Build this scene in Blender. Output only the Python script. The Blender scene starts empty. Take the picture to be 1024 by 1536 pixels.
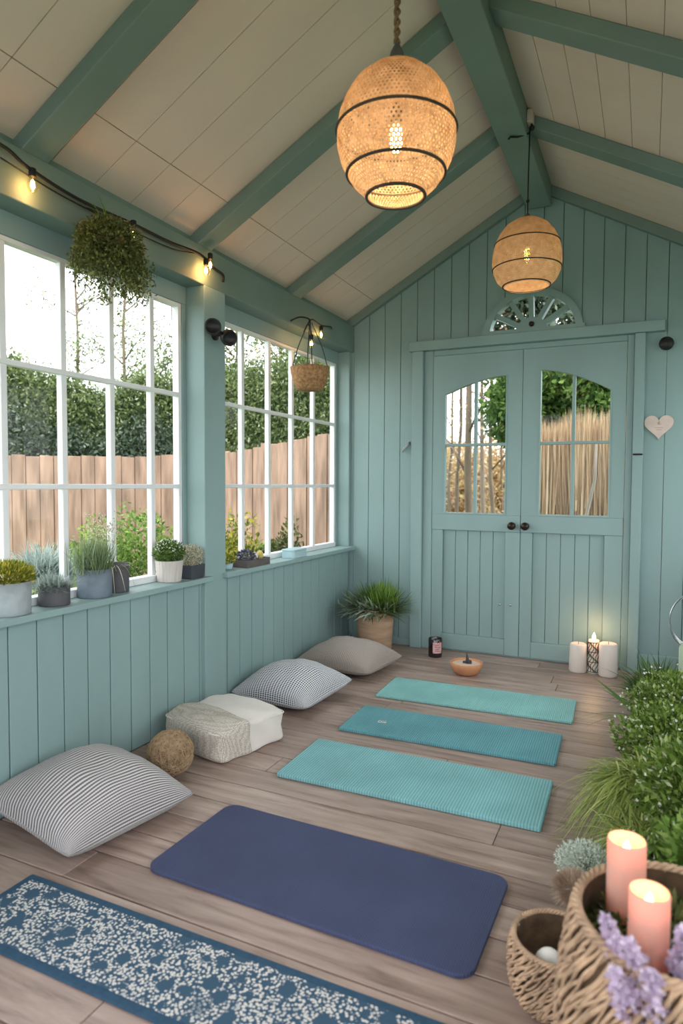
import bpy, math, random
import numpy as np
from mathutils import Vector, Matrix, Euler
random.seed(7)
RNG = np.random.default_rng(11)
PI = math.pi
COL = bpy.context.scene.collection
sc = bpy.context.scene

# ------------------------------------------------------------------ camera numbers
CAM = np.array([1.9207, -4.3016, 1.1342]); YAW, PIT, ROL = 0.4379, 0.0444, 0.0051
FPX = 977.8
_F = np.array([-math.sin(YAW)*math.cos(PIT), math.cos(YAW)*math.cos(PIT), -math.sin(PIT)])
_R = np.array([math.cos(YAW), math.sin(YAW), 0]); _U = np.cross(_R, _F)
_R2 = _R*math.cos(ROL)+_U*math.sin(ROL); _U2 = -_R*math.sin(ROL)+_U*math.cos(ROL)
def at(u, v, d):
    """a point in the garden or room at distance d, worked out from the survey of the photo"""
    p = CAM + d*(_F + _R2*(u-512)/FPX - _U2*(v-768)/FPX)
    return Vector(p.tolist())

# ------------------------------------------------------------------ materials
MATS = {}
def newmat(name):
    m = bpy.data.materials.new(name); m.use_nodes = True
    nt = m.node_tree; nt.nodes.clear()
    out = nt.nodes.new('ShaderNodeOutputMaterial')
    MATS[name] = m
    return m, nt, out
def nd(nt, typ, **kw):
    n = nt.nodes.new(typ)
    for k, v in kw.items():
        if k in n.inputs: n.inputs[k].default_value = v
        else: setattr(n, k, v)
    return n
def ramp(nt, fac, stops):
    r = nt.nodes.new('ShaderNodeValToRGB')
    e = r.color_ramp.elements
    while len(e) < len(stops): e.new(.5)
    for i, (p, c) in enumerate(stops):
        e[i].position = p; e[i].color = (*c, 1)
    nt.links.new(fac, r.inputs['Fac'])
    return r.outputs['Color']
def c3(c): return (*c, 1)
def simple(name, col, rough=.6, var=.12, scale=6, bump=.0, bscale=60, metal=0, stretch=(1,1,1), spec=.4, sheen=0):
    m, nt, out = newmat(name)
    b = nd(nt, 'ShaderNodeBsdfPrincipled'); b.inputs['Roughness'].default_value = rough
    b.inputs['Metallic'].default_value = metal; b.inputs['Specular IOR Level'].default_value = spec
    if sheen: b.inputs['Sheen Weight'].default_value = sheen
    tc = nd(nt, 'ShaderNodeTexCoord'); mp = nd(nt, 'ShaderNodeMapping'); mp.inputs['Scale'].default_value = stretch
    nt.links.new(tc.outputs['Object'], mp.inputs['Vector'])
    no = nd(nt, 'ShaderNodeTexNoise'); no.inputs['Scale'].default_value = scale; no.inputs['Detail'].default_value = 5
    nt.links.new(mp.outputs[0], no.inputs['Vector'])
    lo = tuple(x*(1-var) for x in col); hi = tuple(min(1, x*(1+var)) for x in col)
    cc = ramp(nt, no.outputs['Fac'], [(.3, lo), (.7, hi)])
    nt.links.new(cc, b.inputs['Base Color'])
    if bump:
        n2 = nd(nt, 'ShaderNodeTexNoise'); n2.inputs['Scale'].default_value = bscale; n2.inputs['Detail'].default_value = 3
        nt.links.new(mp.outputs[0], n2.inputs['Vector'])
        bp = nd(nt, 'ShaderNodeBump'); bp.inputs['Strength'].default_value = bump; bp.inputs['Distance'].default_value = .004
        nt.links.new(n2.outputs['Fac'], bp.inputs['Height']); nt.links.new(bp.outputs[0], b.inputs['Normal'])
    nt.links.new(b.outputs[0], out.inputs[0])
    return m
def leafmat(name, stops, trans=.35, rough=.5):
    m, nt, out = newmat(name)
    g = nd(nt, 'ShaderNodeNewGeometry')
    cc = ramp(nt, g.outputs['Random Per Island'], stops)
    b = nd(nt, 'ShaderNodeBsdfPrincipled'); b.inputs['Roughness'].default_value = rough; b.inputs['Specular IOR Level'].default_value = .3
    t = nd(nt, 'ShaderNodeBsdfTranslucent'); mx = nd(nt, 'ShaderNodeMixShader'); mx.inputs[0].default_value = trans
    nt.links.new(cc, b.inputs['Base Color']); nt.links.new(cc, t.inputs['Color'])
    nt.links.new(b.outputs[0], mx.inputs[1]); nt.links.new(t.outputs[0], mx.inputs[2]); nt.links.new(mx.outputs[0], out.inputs[0])
    return m
def emis(name, col, s):
    m, nt, out = newmat(name)
    e = nd(nt, 'ShaderNodeEmission'); e.inputs[0].default_value = c3(col); e.inputs[1].default_value = s
    nt.links.new(e.outputs[0], out.inputs[0]); return m

TEAL = (.236, .346, .345)
simple('teal_paint', TEAL, .5, .07, 3, .25, 40, stretch=(1, 1, .25))
simple('teal_beam', (.170, .242, .222), .55, .08, 3, .25, 40)
simple('ceiling_paint', (.70, .575, .52), .7, .06, 2.5, .3, 30, stretch=(.4, 1, .4))
simple('white_paint', (.74, .76, .77), .45, .05, 5, .1, 40)
simple('dark_gap', (.03, .035, .035), .9)
simple('black_metal', (.012, .012, .014), .45, .1)
simple('dark_bronze', (.035, .022, .018), .35, .3, 20, metal=.6)
simple('steel', (.6, .6, .62), .25, .05, metal=1)
simple('galvanised', (.30, .33, .33), .5, .2, 12, .3, 60)
simple('dark_concrete', (.085, .085, .092), .8, .2, 14, .3, 90)
simple('blue_grey_concrete', (.14, .18, .22), .8, .25, 14, .3, 90)
simple('pale_concrete', (.30, .34, .36), .8, .2, 14, .4, 70)
simple('ribbed_clay', (.50, .46, .43), .85, .15, 10, .4, 60, stretch=(6, 6, .5))
simple('slate_planter', (.045, .052, .065), .7, .15)
simple('soil', (.035, .022, .014), .95, .4, 60, 1, 120)
simple('terracotta', (.52, .24, .12), .75, .15, 18, .3, 80)
simple('cream_glaze', (.62, .47, .37), .5, .1, 10)
simple('wood_pot', (.44, .29, .19), .8, .22, 9, .5, 60, stretch=(.6, .6, 5))
simple('wax_white', (.66, .585, .53), .5, .06, 5, .1, 30)
simple('canvas', (.68, .635, .60), .9, .05, 8, .5, 220, sheen=.2)
simple('twine', (.24, .15, .085), .9, .35, 40, .6, 200)
simple('twine_light', (.36, .25, .15), .9, .3, 60, .5, 200)
simple('wicker', (.42, .285, .185), .7, .35, 22, .5, 90)
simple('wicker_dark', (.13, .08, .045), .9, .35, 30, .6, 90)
simple('coir', (.36, .20, .095), .95, .45, 70, 1, 180)
simple('cord_black', (.01, .01, .011), .6)
simple('band_brown', (.045, .032, .022), .7, .3, 40, .5, 150)
simple('jute_cord', (.20, .12, .065), .9, .3, 40, .6, 200)
simple('grey_cap', (.10, .095, .09), .6)
simple('bark', (.20, .15, .11), .9, .35, 9, .8, 30, stretch=(1, 1, .3))
simple('pale_bark', (.50, .42, .36), .9, .3, 9, .6, 30, stretch=(1, 1, .3))
simple('fence_wood', (.34, .22, .16), .85, .38, 4, .5, 40, stretch=(4, 4, .6))
simple('heart_wood', (.62, .50, .45), .7, .12, 12, .2, 60)
simple('heart_mark', (.40, .29, .26), .8)
simple('label_pink', (.62, .36, .36), .8, .3, 60)
simple('label_ink', (.14, .06, .07), .8)
simple('jar_glass', (.015, .012, .014), .12, .1, spec=.7)
simple('pale_blue_tin', (.36, .52, .56), .5, .05)
simple('green_glass', (.42, .52, .38), .35, .08)
simple('pebble_white', (.78, .76, .74), .6, .1)
simple('cactus_yellow', (.62, .50, .16), .8, .2, 50, .8, 90)
simple('tray_dark', (.10, .085, .08), .7, .2, 20)
simple('wick', (.02, .015, .012), .9)
simple('earth', (.22, .17, .10), .95, .4, 1.2, .5, 8)
simple('lawn_base', (.10, .16, .05), .95, .4, 3, .5, 20)

# floor boards
def floor_mat():
    m, nt, out = newmat('floor_wood')
    g = nd(nt, 'ShaderNodeNewGeometry'); tc = nd(nt, 'ShaderNodeTexCoord')
    mp = nd(nt, 'ShaderNodeMapping'); mp.inputs['Scale'].default_value = (.9, 9, 1)
    add = nd(nt, 'ShaderNodeVectorMath', operation='ADD')
    mul = nd(nt, 'ShaderNodeMath', operation='MULTIPLY'); mul.inputs[1].default_value = 37
    cb = nd(nt, 'ShaderNodeCombineXYZ')
    nt.links.new(g.outputs['Random Per Island'], mul.inputs[0]); nt.links.new(mul.outputs[0], cb.inputs[0]); nt.links.new(mul.outputs[0], cb.inputs[1])
    nt.links.new(tc.outputs['Object'], add.inputs[0]); nt.links.new(cb.outputs[0], add.inputs[1]); nt.links.new(add.outputs[0], mp.inputs[0])
    n1 = nd(nt, 'ShaderNodeTexNoise'); n1.inputs['Scale'].default_value = 3.2; n1.inputs['Detail'].default_value = 9; n1.inputs['Roughness'].default_value = .62; n1.inputs['Distortion'].default_value = .6
    nt.links.new(mp.outputs[0], n1.inputs['Vector'])
    grain = ramp(nt, n1.outputs['Fac'], [(.30, (.20, .142, .118)), (.46, (.35, .265, .228)), (.72, (.50, .395, .345))])
    n2 = nd(nt, 'ShaderNodeTexNoise'); n2.inputs['Scale'].default_value = 1.7; n2.inputs['Detail'].default_value = 3
    nt.links.new(add.outputs[0], n2.inputs['Vector'])
    blot = ramp(nt, n2.outputs['Fac'], [(.3, (.72, .68, .66)), (.65, (1, 1, 1))])
    tone = ramp(nt, g.outputs['Random Per Island'], [(0, (.80, .77, .76)), (1, (1.0, .99, .98))])
    m1 = nd(nt, 'ShaderNodeMixRGB', blend_type='MULTIPLY'); m1.inputs[0].default_value = 1
    m2 = nd(nt, 'ShaderNodeMixRGB', blend_type='MULTIPLY'); m2.inputs[0].default_value = 1
    nt.links.new(grain, m1.inputs[1]); nt.links.new(blot, m1.inputs[2]); nt.links.new(m1.outputs[0], m2.inputs[1]); nt.links.new(tone, m2.inputs[2])
    b = nd(nt, 'ShaderNodeBsdfPrincipled'); b.inputs['Roughness'].default_value = .40; b.inputs['Specular IOR Level'].default_value = .5
    nt.links.new(m2.outputs[0], b.inputs['Base Color'])
    bp = nd(nt, 'ShaderNodeBump'); bp.inputs['Strength'].default_value = .35; bp.inputs['Distance'].default_value = .002
    nt.links.new(n1.outputs['Fac'], bp.inputs['Height']); nt.links.new(bp.outputs[0], b.inputs['Normal'])
    nt.links.new(b.outputs[0], out.inputs[0])
floor_mat()

def mat_ribbed(name, col, freq=210, dot=False):
    m, nt, out = newmat(name)
    tc = nd(nt, 'ShaderNodeTexCoord'); b = nd(nt, 'ShaderNodeBsdfPrincipled'); b.inputs['Roughness'].default_value = .62; b.inputs['Specular IOR Level'].default_value = .3
    w = nd(nt, 'ShaderNodeTexWave'); w.wave_type = 'BANDS'; w.bands_direction = 'X'; w.inputs['Scale'].default_value = freq/6.3; w.inputs['Distortion'].default_value = .6; w.inputs['Detail Scale'].default_value = 30
    nt.links.new(tc.outputs['Object'], w.inputs['Vector'])
    h = w.outputs['Fac']
    if dot:
        w2 = nd(nt, 'ShaderNodeTexWave'); w2.wave_type = 'BANDS'; w2.bands_direction = 'Y'; w2.inputs['Scale'].default_value = freq/6.3
        nt.links.new(tc.outputs['Object'], w2.inputs['Vector'])
        mu = nd(nt, 'ShaderNodeMath', operation='MULTIPLY'); nt.links.new(h, mu.inputs[0]); nt.links.new(w2.outputs['Fac'], mu.inputs[1]); h = mu.outputs[0]
    no = nd(nt, 'ShaderNodeTexNoise'); no.inputs['Scale'].default_value = 5; no.inputs['Detail'].default_value = 6
    nt.links.new(tc.outputs['Object'], no.inputs['Vector'])
    cc = ramp(nt, no.outputs['Fac'], [(.3, tuple(x*.88 for x in col)), (.7, tuple(min(1, x*1.1) for x in col))])
    gr = ramp(nt, h, [(0, (.66, .66, .66)), (.55, (1, 1, 1))])
    mm = nd(nt, 'ShaderNodeMixRGB', blend_type='MULTIPLY'); mm.inputs[0].default_value = 1
    nt.links.new(cc, mm.inputs[1]); nt.links.new(gr, mm.inputs[2]); nt.links.new(mm.outputs[0], b.inputs['Base Color'])
    bp = nd(nt, 'ShaderNodeBump'); bp.inputs['Strength'].default_value = .6; bp.inputs['Distance'].default_value = .0025
    nt.links.new(h, bp.inputs['Height']); nt.links.new(bp.outputs[0], b.inputs['Normal']); nt.links.new(b.outputs[0], out.inputs[0])
mat_ribbed('mat_navy', (.058, .073, .155), 330, True)
mat_ribbed('mat_aqua', (.20, .44, .465), 190)
mat_ribbed('mat_teal', (.112, .315, .36), 210)
mat_ribbed('mat_mint', (.225, .49, .48), 230)

def fabric(name, colA, colB, fx, fy, mode, rough=.95):
    """woven cloth: mode stripe, check or fine"""
    m, nt, out = newmat(name)
    uv = nd(nt, 'ShaderNodeTexCoord'); sp = nd(nt, 'ShaderNodeSeparateXYZ'); nt.links.new(uv.outputs['UV'], sp.inputs[0])
    def wave(o, f):
        a = nd(nt, 'ShaderNodeMath', operation='MULTIPLY'); a.inputs[1].default_value = f*2*PI; nt.links.new(o, a.inputs[0])
        s = nd(nt, 'ShaderNodeMath', operation='SINE'); nt.links.new(a.outputs[0], s.inputs[0])
        q = nd(nt, 'ShaderNodeMath', operation='MULTIPLY_ADD'); q.inputs[1].default_value = .5; q.inputs[2].default_value = .5; nt.links.new(s.outputs[0], q.inputs[0])
        return q.outputs[0]
    wx = wave(sp.outputs[0], fx); wy = wave(sp.outputs[1], fy)
    if mode == 'stripe':
        f = nd(nt, 'ShaderNodeMath', operation='MULTIPLY_ADD'); f.inputs[1].default_value = .32
        nt.links.new(wx, f.inputs[0]); a = nd(nt, 'ShaderNodeMath', operation='MULTIPLY'); a.inputs[1].default_value = .72; nt.links.new(wy, a.inputs[0]); nt.links.new(a.outputs[0], f.inputs[2])
        st = [(.34, colA), (.58, colB)]
    elif mode == 'stripe2':
        f = nd(nt, 'ShaderNodeMath', operation='MULTIPLY_ADD'); f.inputs[1].default_value = .22
        nt.links.new(wy, f.inputs[0]); a = nd(nt, 'ShaderNodeMath', operation='MULTIPLY'); a.inputs[1].default_value = .78; nt.links.new(wx, a.inputs[0]); nt.links.new(a.outputs[0], f.inputs[2])
        st = [(.40, colA), (.62, colB)]
    elif mode == 'check':
        f = nd(nt, 'ShaderNodeMath', operation='MULTIPLY'); nt.links.new(wx, f.inputs[0]); nt.links.new(wy, f.inputs[1]); st = [(.16, colB), (.30, colA)]
    else:
        f = nd(nt, 'ShaderNodeMath', operation='MULTIPLY'); nt.links.new(wx, f.inputs[0]); nt.links.new(wy, f.inputs[1]); st = [(.1, colA), (.8, colB)]
    cc = ramp(nt, f.outputs[0], st)
    b = nd(nt, 'ShaderNodeBsdfPrincipled'); b.inputs['Roughness'].default_value = rough; b.inputs['Sheen Weight'].default_value = .2; b.inputs['Specular IOR Level'].default_value = .15
    nt.links.new(cc, b.inputs['Base Color'])
    bp = nd(nt, 'ShaderNodeBump'); bp.inputs['Strength'].default_value = .6; bp.inputs['Distance'].default_value = .002
    nt.links.new(f.outputs[0], bp.inputs['Height']); nt.links.new(bp.outputs[0], b.inputs['Normal']); nt.links.new(b.outputs[0], out.inputs[0])
fabric('cloth_stripe', (.12, .115, .14), (.58, .55, .53), 34, 60, 'stripe2')
fabric('cloth_check', (.035, .05, .095), (.68, .69, .71), 31, 31, 'check')
fabric('cloth_beige', (.27, .225, .20), (.52, .455, .42), 44, 44, 'fine')
def knit_mat():
    m, nt, out = newmat('cloth_knit')
    tc = nd(nt, 'ShaderNodeTexCoord'); v = nd(nt, 'ShaderNodeTexVoronoi'); v.inputs['Scale'].default_value = 150; v.inputs['Randomness'].default_value = .35
    nt.links.new(tc.outputs['Object'], v.inputs['Vector'])
    cc = ramp(nt, v.outputs['Distance'], [(.30, (.68, .63, .57)), (.62, (.42, .375, .33))])
    b = nd(nt, 'ShaderNodeBsdfPrincipled'); b.inputs['Roughness'].default_value = .95; b.inputs['Specular IOR Level'].default_value = .1
    bp = nd(nt, 'ShaderNodeBump'); bp.invert = True; bp.inputs['Strength'].default_value = .8; bp.inputs['Distance'].default_value = .003
    nt.links.new(v.outputs['Distance'], bp.inputs['Height']); nt.links.new(bp.outputs[0], b.inputs['Normal']); nt.links.new(cc, b.inputs['Base Color']); nt.links.new(b.outputs[0], out.inputs[0])
knit_mat()

def rug_mat():
    m, nt, out = newmat('rug_weave')
    tc = nd(nt, 'ShaderNodeTexCoord')
    v = nd(nt, 'ShaderNodeTexVoronoi'); v.inputs['Scale'].default_value = 135; v.feature = 'F1'
    nt.links.new(tc.outputs['Object'], v.inputs['Vector'])
    pet = ramp(nt, v.outputs['Distance'], [(.40, (1, 1, 1)), (.54, (0, 0, 0))])
    v2 = nd(nt, 'ShaderNodeTexVoronoi'); v2.inputs['Scale'].default_value = 17; v2.feature = 'F1'; v2.inputs['Randomness'].default_value = .9
    nd1 = nd(nt, 'ShaderNodeTexNoise'); nd1.inputs['Scale'].default_value = 30
    nt.links.new(tc.outputs['Object'], nd1.inputs['Vector'])
    ma = nd(nt, 'ShaderNodeMixRGB'); ma.inputs[0].default_value = .035
    nt.links.new(tc.outputs['Object'], ma.inputs[1]); nt.links.new(nd1.outputs['Color'], ma.inputs[2]); nt.links.new(ma.outputs[0], v2.inputs['Vector'])
    void = ramp(nt, v2.outputs['Distance'], [(.30, (0, 0, 0)), (.37, (1, 1, 1))])
    n = nd(nt, 'ShaderNodeTexNoise'); n.inputs['Scale'].default_value = 9
    nt.links.new(tc.outputs['Object'], n.inputs['Vector'])
    keep = ramp(nt, n.outputs['Fac'], [(.30, (.25, .25, .25)), (.42, (1, 1, 1))])
    m1 = nd(nt, 'ShaderNodeMixRGB', blend_type='MULTIPLY'); m1.inputs[0].default_value = 1
    m2 = nd(nt, 'ShaderNodeMixRGB', blend_type='MULTIPLY'); m2.inputs[0].default_value = 1
    nt.links.new(pet, m1.inputs[1]); nt.links.new(void, m1.inputs[2]); nt.links.new(m1.outputs[0], m2.inputs[1]); nt.links.new(keep, m2.inputs[2])
    mx = nd(nt, 'ShaderNodeMixRGB'); mx.inputs[1].default_value = (.045, .088, .138, 1); mx.inputs[2].default_value = (.58, .56, .53, 1)
    nt.links.new(m2.outputs[0], mx.inputs[0])
    b = nd(nt, 'ShaderNodeBsdfPrincipled'); b.inputs['Roughness'].default_value = .95; b.inputs['Specular IOR Level'].default_value = .1
    nt.links.new(mx.outputs[0], b.inputs['Base Color'])
    n3 = nd(nt, 'ShaderNodeTexNoise'); n3.inputs['Scale'].default_value = 400
    nt.links.new(tc.outputs['Object'], n3.inputs['Vector'])
    bp = nd(nt, 'ShaderNodeBump'); bp.inputs['Strength'].default_value = .5; bp.inputs['Distance'].default_value = .003
    nt.links.new(n3.outputs['Fac'], bp.inputs['Height']); nt.links.new(bp.outputs[0], b.inputs['Normal']); nt.links.new(b.outputs[0], out.inputs[0])
rug_mat()
simple('rug_border', (.036, .078, .130), .95, .12, 60, .5, 400, spec=.1)

def glass_mat():
    m, nt, out = newmat('window_glass')
    t = nd(nt, 'ShaderNodeBsdfTransparent'); t.inputs[0].default_value = (.95, .97, .96, 1)
    g = nd(nt, 'ShaderNodeBsdfGlossy'); g.inputs['Roughness'].default_value = .02
    lw_ = nd(nt, 'ShaderNodeLayerWeight'); lw_.inputs[0].default_value = .5; fr = nd(nt, 'ShaderNodeMath', operation='POWER'); fr.inputs[1].default_value = 4; fr2 = nd(nt, 'ShaderNodeMath', operation='MULTIPLY_ADD'); fr2.inputs[1].default_value = .09; fr2.inputs[2].default_value = .008; nt.links.new(lw_.outputs['Facing'], fr.inputs[0]); nt.links.new(fr.outputs[0], fr2.inputs[0])
    mx = nd(nt, 'ShaderNodeMixShader'); nt.links.new(fr2.outputs[0], mx.inputs[0]); nt.links.new(t.outputs[0], mx.inputs[1]); nt.links.new(g.outputs[0], mx.inputs[2])
    nt.links.new(mx.outputs[0], out.inputs[0])
    m2, nt, out = newmat('bulb_glass')
    t = nd(nt, 'ShaderNodeBsdfTransparent'); t.inputs[0].default_value = (1, .93, .82, 1)
    g = nd(nt, 'ShaderNodeBsdfGlossy'); g.inputs['Roughness'].default_value = .05
    mx = nd(nt, 'ShaderNodeMixShader'); mx.inputs[0].default_value = .08; nt.links.new(t.outputs[0], mx.inputs[1]); nt.links.new(g.outputs[0], mx.inputs[2])
    nt.links.new(mx.outputs[0], out.inputs[0])
glass_mat()

def shade_mat(name, colA, colB, nu, nv, hole, trans):
    m, nt, out = newmat(name)
    uv = nd(nt, 'ShaderNodeTexCoord'); sp = nd(nt, 'ShaderNodeSeparateXYZ'); nt.links.new(uv.outputs['UV'], sp.inputs[0])
    def mth(op, a, b=None, c=None):
        n = nd(nt, 'ShaderNodeMath', operation=op)
        for i, x in enumerate((a, b, c)):
            if x is None: continue
            if isinstance(x, (int, float)): n.inputs[i].default_value = x
            else: nt.links.new(x, n.inputs[i])
        return n.outputs[0]
    vrow = mth('MULTIPLY', sp.outputs[1], nv)
    row = mth('FLOOR', vrow)
    uo = mth('MULTIPLY_ADD', row, .5, mth('MULTIPLY', sp.outputs[0], nu))
    a = mth('SINE', mth('MULTIPLY', uo, 2*PI)); b_ = mth('SINE', mth('MULTIPLY', mth('FRACT', vrow), PI))
    h = mth('MULTIPLY', mth('MULTIPLY_ADD', a, .5, .5), b_)
    no = nd(nt, 'ShaderNodeTexNoise'); no.inputs['Scale'].default_value = 34; no.inputs['Detail'].default_value = 6; nt.links.new(uv.outputs['Object'], no.inputs['Vector'])
    cc = ramp(nt, no.outputs['Fac'], [(.3, colA), (.7, colB)])
    d = nd(nt, 'ShaderNodeBsdfDiffuse'); t = nd(nt, 'ShaderNodeBsdfTranslucent'); tr = nd(nt, 'ShaderNodeBsdfTransparent')
    bp = nd(nt, 'ShaderNodeBump'); bp.inputs['Strength'].default_value = .9; bp.inputs['Distance'].default_value = .004; bp.invert = True
    nt.links.new(h, bp.inputs['Height']); nt.links.new(bp.outputs[0], d.inputs['Normal'])
    nt.links.new(cc, d.inputs[0]); nt.links.new(cc, t.inputs[0])
    mx = nd(nt, 'ShaderNodeMixShader'); mx.inputs[0].default_value = trans; nt.links.new(d.outputs[0], mx.inputs[1]); nt.links.new(t.outputs[0], mx.inputs[2])
    m2 = nd(nt, 'ShaderNodeMixShader'); nt.links.new(mth('GREATER_THAN', h, hole), m2.inputs[0]); nt.links.new(mx.outputs[0], m2.inputs[1]); nt.links.new(tr.outputs[0], m2.inputs[2])
    nt.links.new(m2.outputs[0], out.inputs[0])
shade_mat('shade_weave', (.34, .23, .14), (.55, .40, .27), 84, 44, .60, .20)
shade_mat('shade_paper', (.46, .33, .21), (.64, .49, .35), 120, 56, .80, .22)

def wax_lit(name, col, sss):
    m, nt, out = newmat(name)
    b = nd(nt, 'ShaderNodeBsdfPrincipled'); b.inputs['Base Color'].default_value = c3(col); b.inputs['Roughness'].default_value = .5
    b.inputs['Subsurface Weight'].default_value = 1; b.inputs['Subsurface Radius'].default_value = (1, .38, .16); b.inputs['Subsurface Scale'].default_value = sss
    nt.links.new(b.outputs[0], out.inputs[0])
def wax_glow():
    m, nt, out = newmat('wax_peach')
    b = nd(nt, 'ShaderNodeBsdfPrincipled'); b.inputs['Base Color'].default_value = (.62, .47, .39, 1); b.inputs['Roughness'].default_value = .55
    t = nd(nt, 'ShaderNodeBsdfTranslucent'); t.inputs[0].default_value = (1, .40, .09, 1)
    mx = nd(nt, 'ShaderNodeMixShader'); mx.inputs[0].default_value = .27
    nt.links.new(b.outputs[0], mx.inputs[1]); nt.links.new(t.outputs[0], mx.inputs[2]); nt.links.new(mx.outputs[0], out.inputs[0])
wax_glow()
wax_lit('wax_lantern', (.85, .72, .60), .02)
emis('flame', (1, .60, .22), 30)
emis('filament', (1, .52, .16), 60)
emis('filament_big', (1, .62, .27), 95)
emis('filament_amber', (1, .55, .06), 40)

G = dict(
 leaf_frost=[(0, (.12, .20, .09)), (.35, (.28, .38, .24)), (.6, (.62, .68, .58)), (1, (.85, .88, .82))],
 leaf_hedge=[(0, (.05, .085, .03)), (.45, (.12, .175, .055)), (.8, (.24, .31, .10)), (1, (.52, .55, .38))],
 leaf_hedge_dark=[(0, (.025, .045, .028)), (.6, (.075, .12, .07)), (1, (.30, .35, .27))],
 leaf_olive=[(0, (.06, .075, .02)), (.6, (.15, .17, .05)), (1, (.32, .34, .12))],
 leaf_bright=[(0, (.09, .17, .03)), (.6, (.20, .34, .06)), (1, (.38, .50, .14))],
 leaf_lime=[(0, (.14, .24, .04)), (.6, (.32, .45, .09)), (1, (.50, .60, .20))],
 leaf_mint=[(0, (.07, .13, .02)), (.5, (.17, .27, .045)), (.85, (.30, .40, .10)), (.93, (.50, .58, .28)), (1, (.66, .70, .50))],
 leaf_fern=[(0, (.035, .085, .02)), (.6, (.10, .19, .04)), (1, (.24, .36, .09))],
 leaf_pale=[(0, (.15, .22, .10)), (.5, (.25, .33, .17)), (.7, (.10, .18, .06)), (1, (.55, .60, .48))],
 leaf_silver=[(0, (.34, .44, .34)), (.4, (.62, .70, .60)), (1, (.88, .91, .89))],
 leaf_bluegrey=[(0, (.20, .27, .25)), (.6, (.36, .43, .40)), (1, (.55, .60, .55))],
 leaf_cream=[(0, (.25, .22, .12)), (.5, (.50, .46, .32)), (1, (.80, .77, .66))],
 leaf_yellow=[(0, (.10, .15, .03)), (.55, (.25, .29, .04)), (.8, (.60, .50, .06)), (1, (.75, .62, .12))],
 leaf_white=[(0, (.70, .70, .64)), (1, (.88, .87, .82))],
 leaf_lilac=[(0, (.56, .44, .60)), (.6, (.72, .60, .76)), (1, (.86, .78, .88))],
 leaf_dry=[(0, (.40, .28, .21)), (.6, (.48, .35, .26)), (1, (.66, .54, .43))],
 leaf_gold=[(0, (.30, .19, .07)), (.6, (.55, .37, .15)), (1, (.75, .58, .32))],
 leaf_autumn=[(0, (.42, .27, .15)), (.5, (.68, .46, .30)), (.8, (.62, .54, .20)), (1, (.85, .70, .52))],
 reed=[(0, (.32, .19, .09)), (.5, (.60, .40, .22)), (1, (.80, .60, .38))],
 grass=[(0, (.16, .23, .05)), (.6, (.34, .43, .11)), (1, (.60, .62, .26))],
 rock_grey=[(0, (.06, .06, .07)), (.6, (.14, .14, .17)), (1, (.4, .4, .45))],
)
for k, v in G.items(): leafmat(k, v, 0.0 if k in ('rock_grey', 'reed') else .35)

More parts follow.
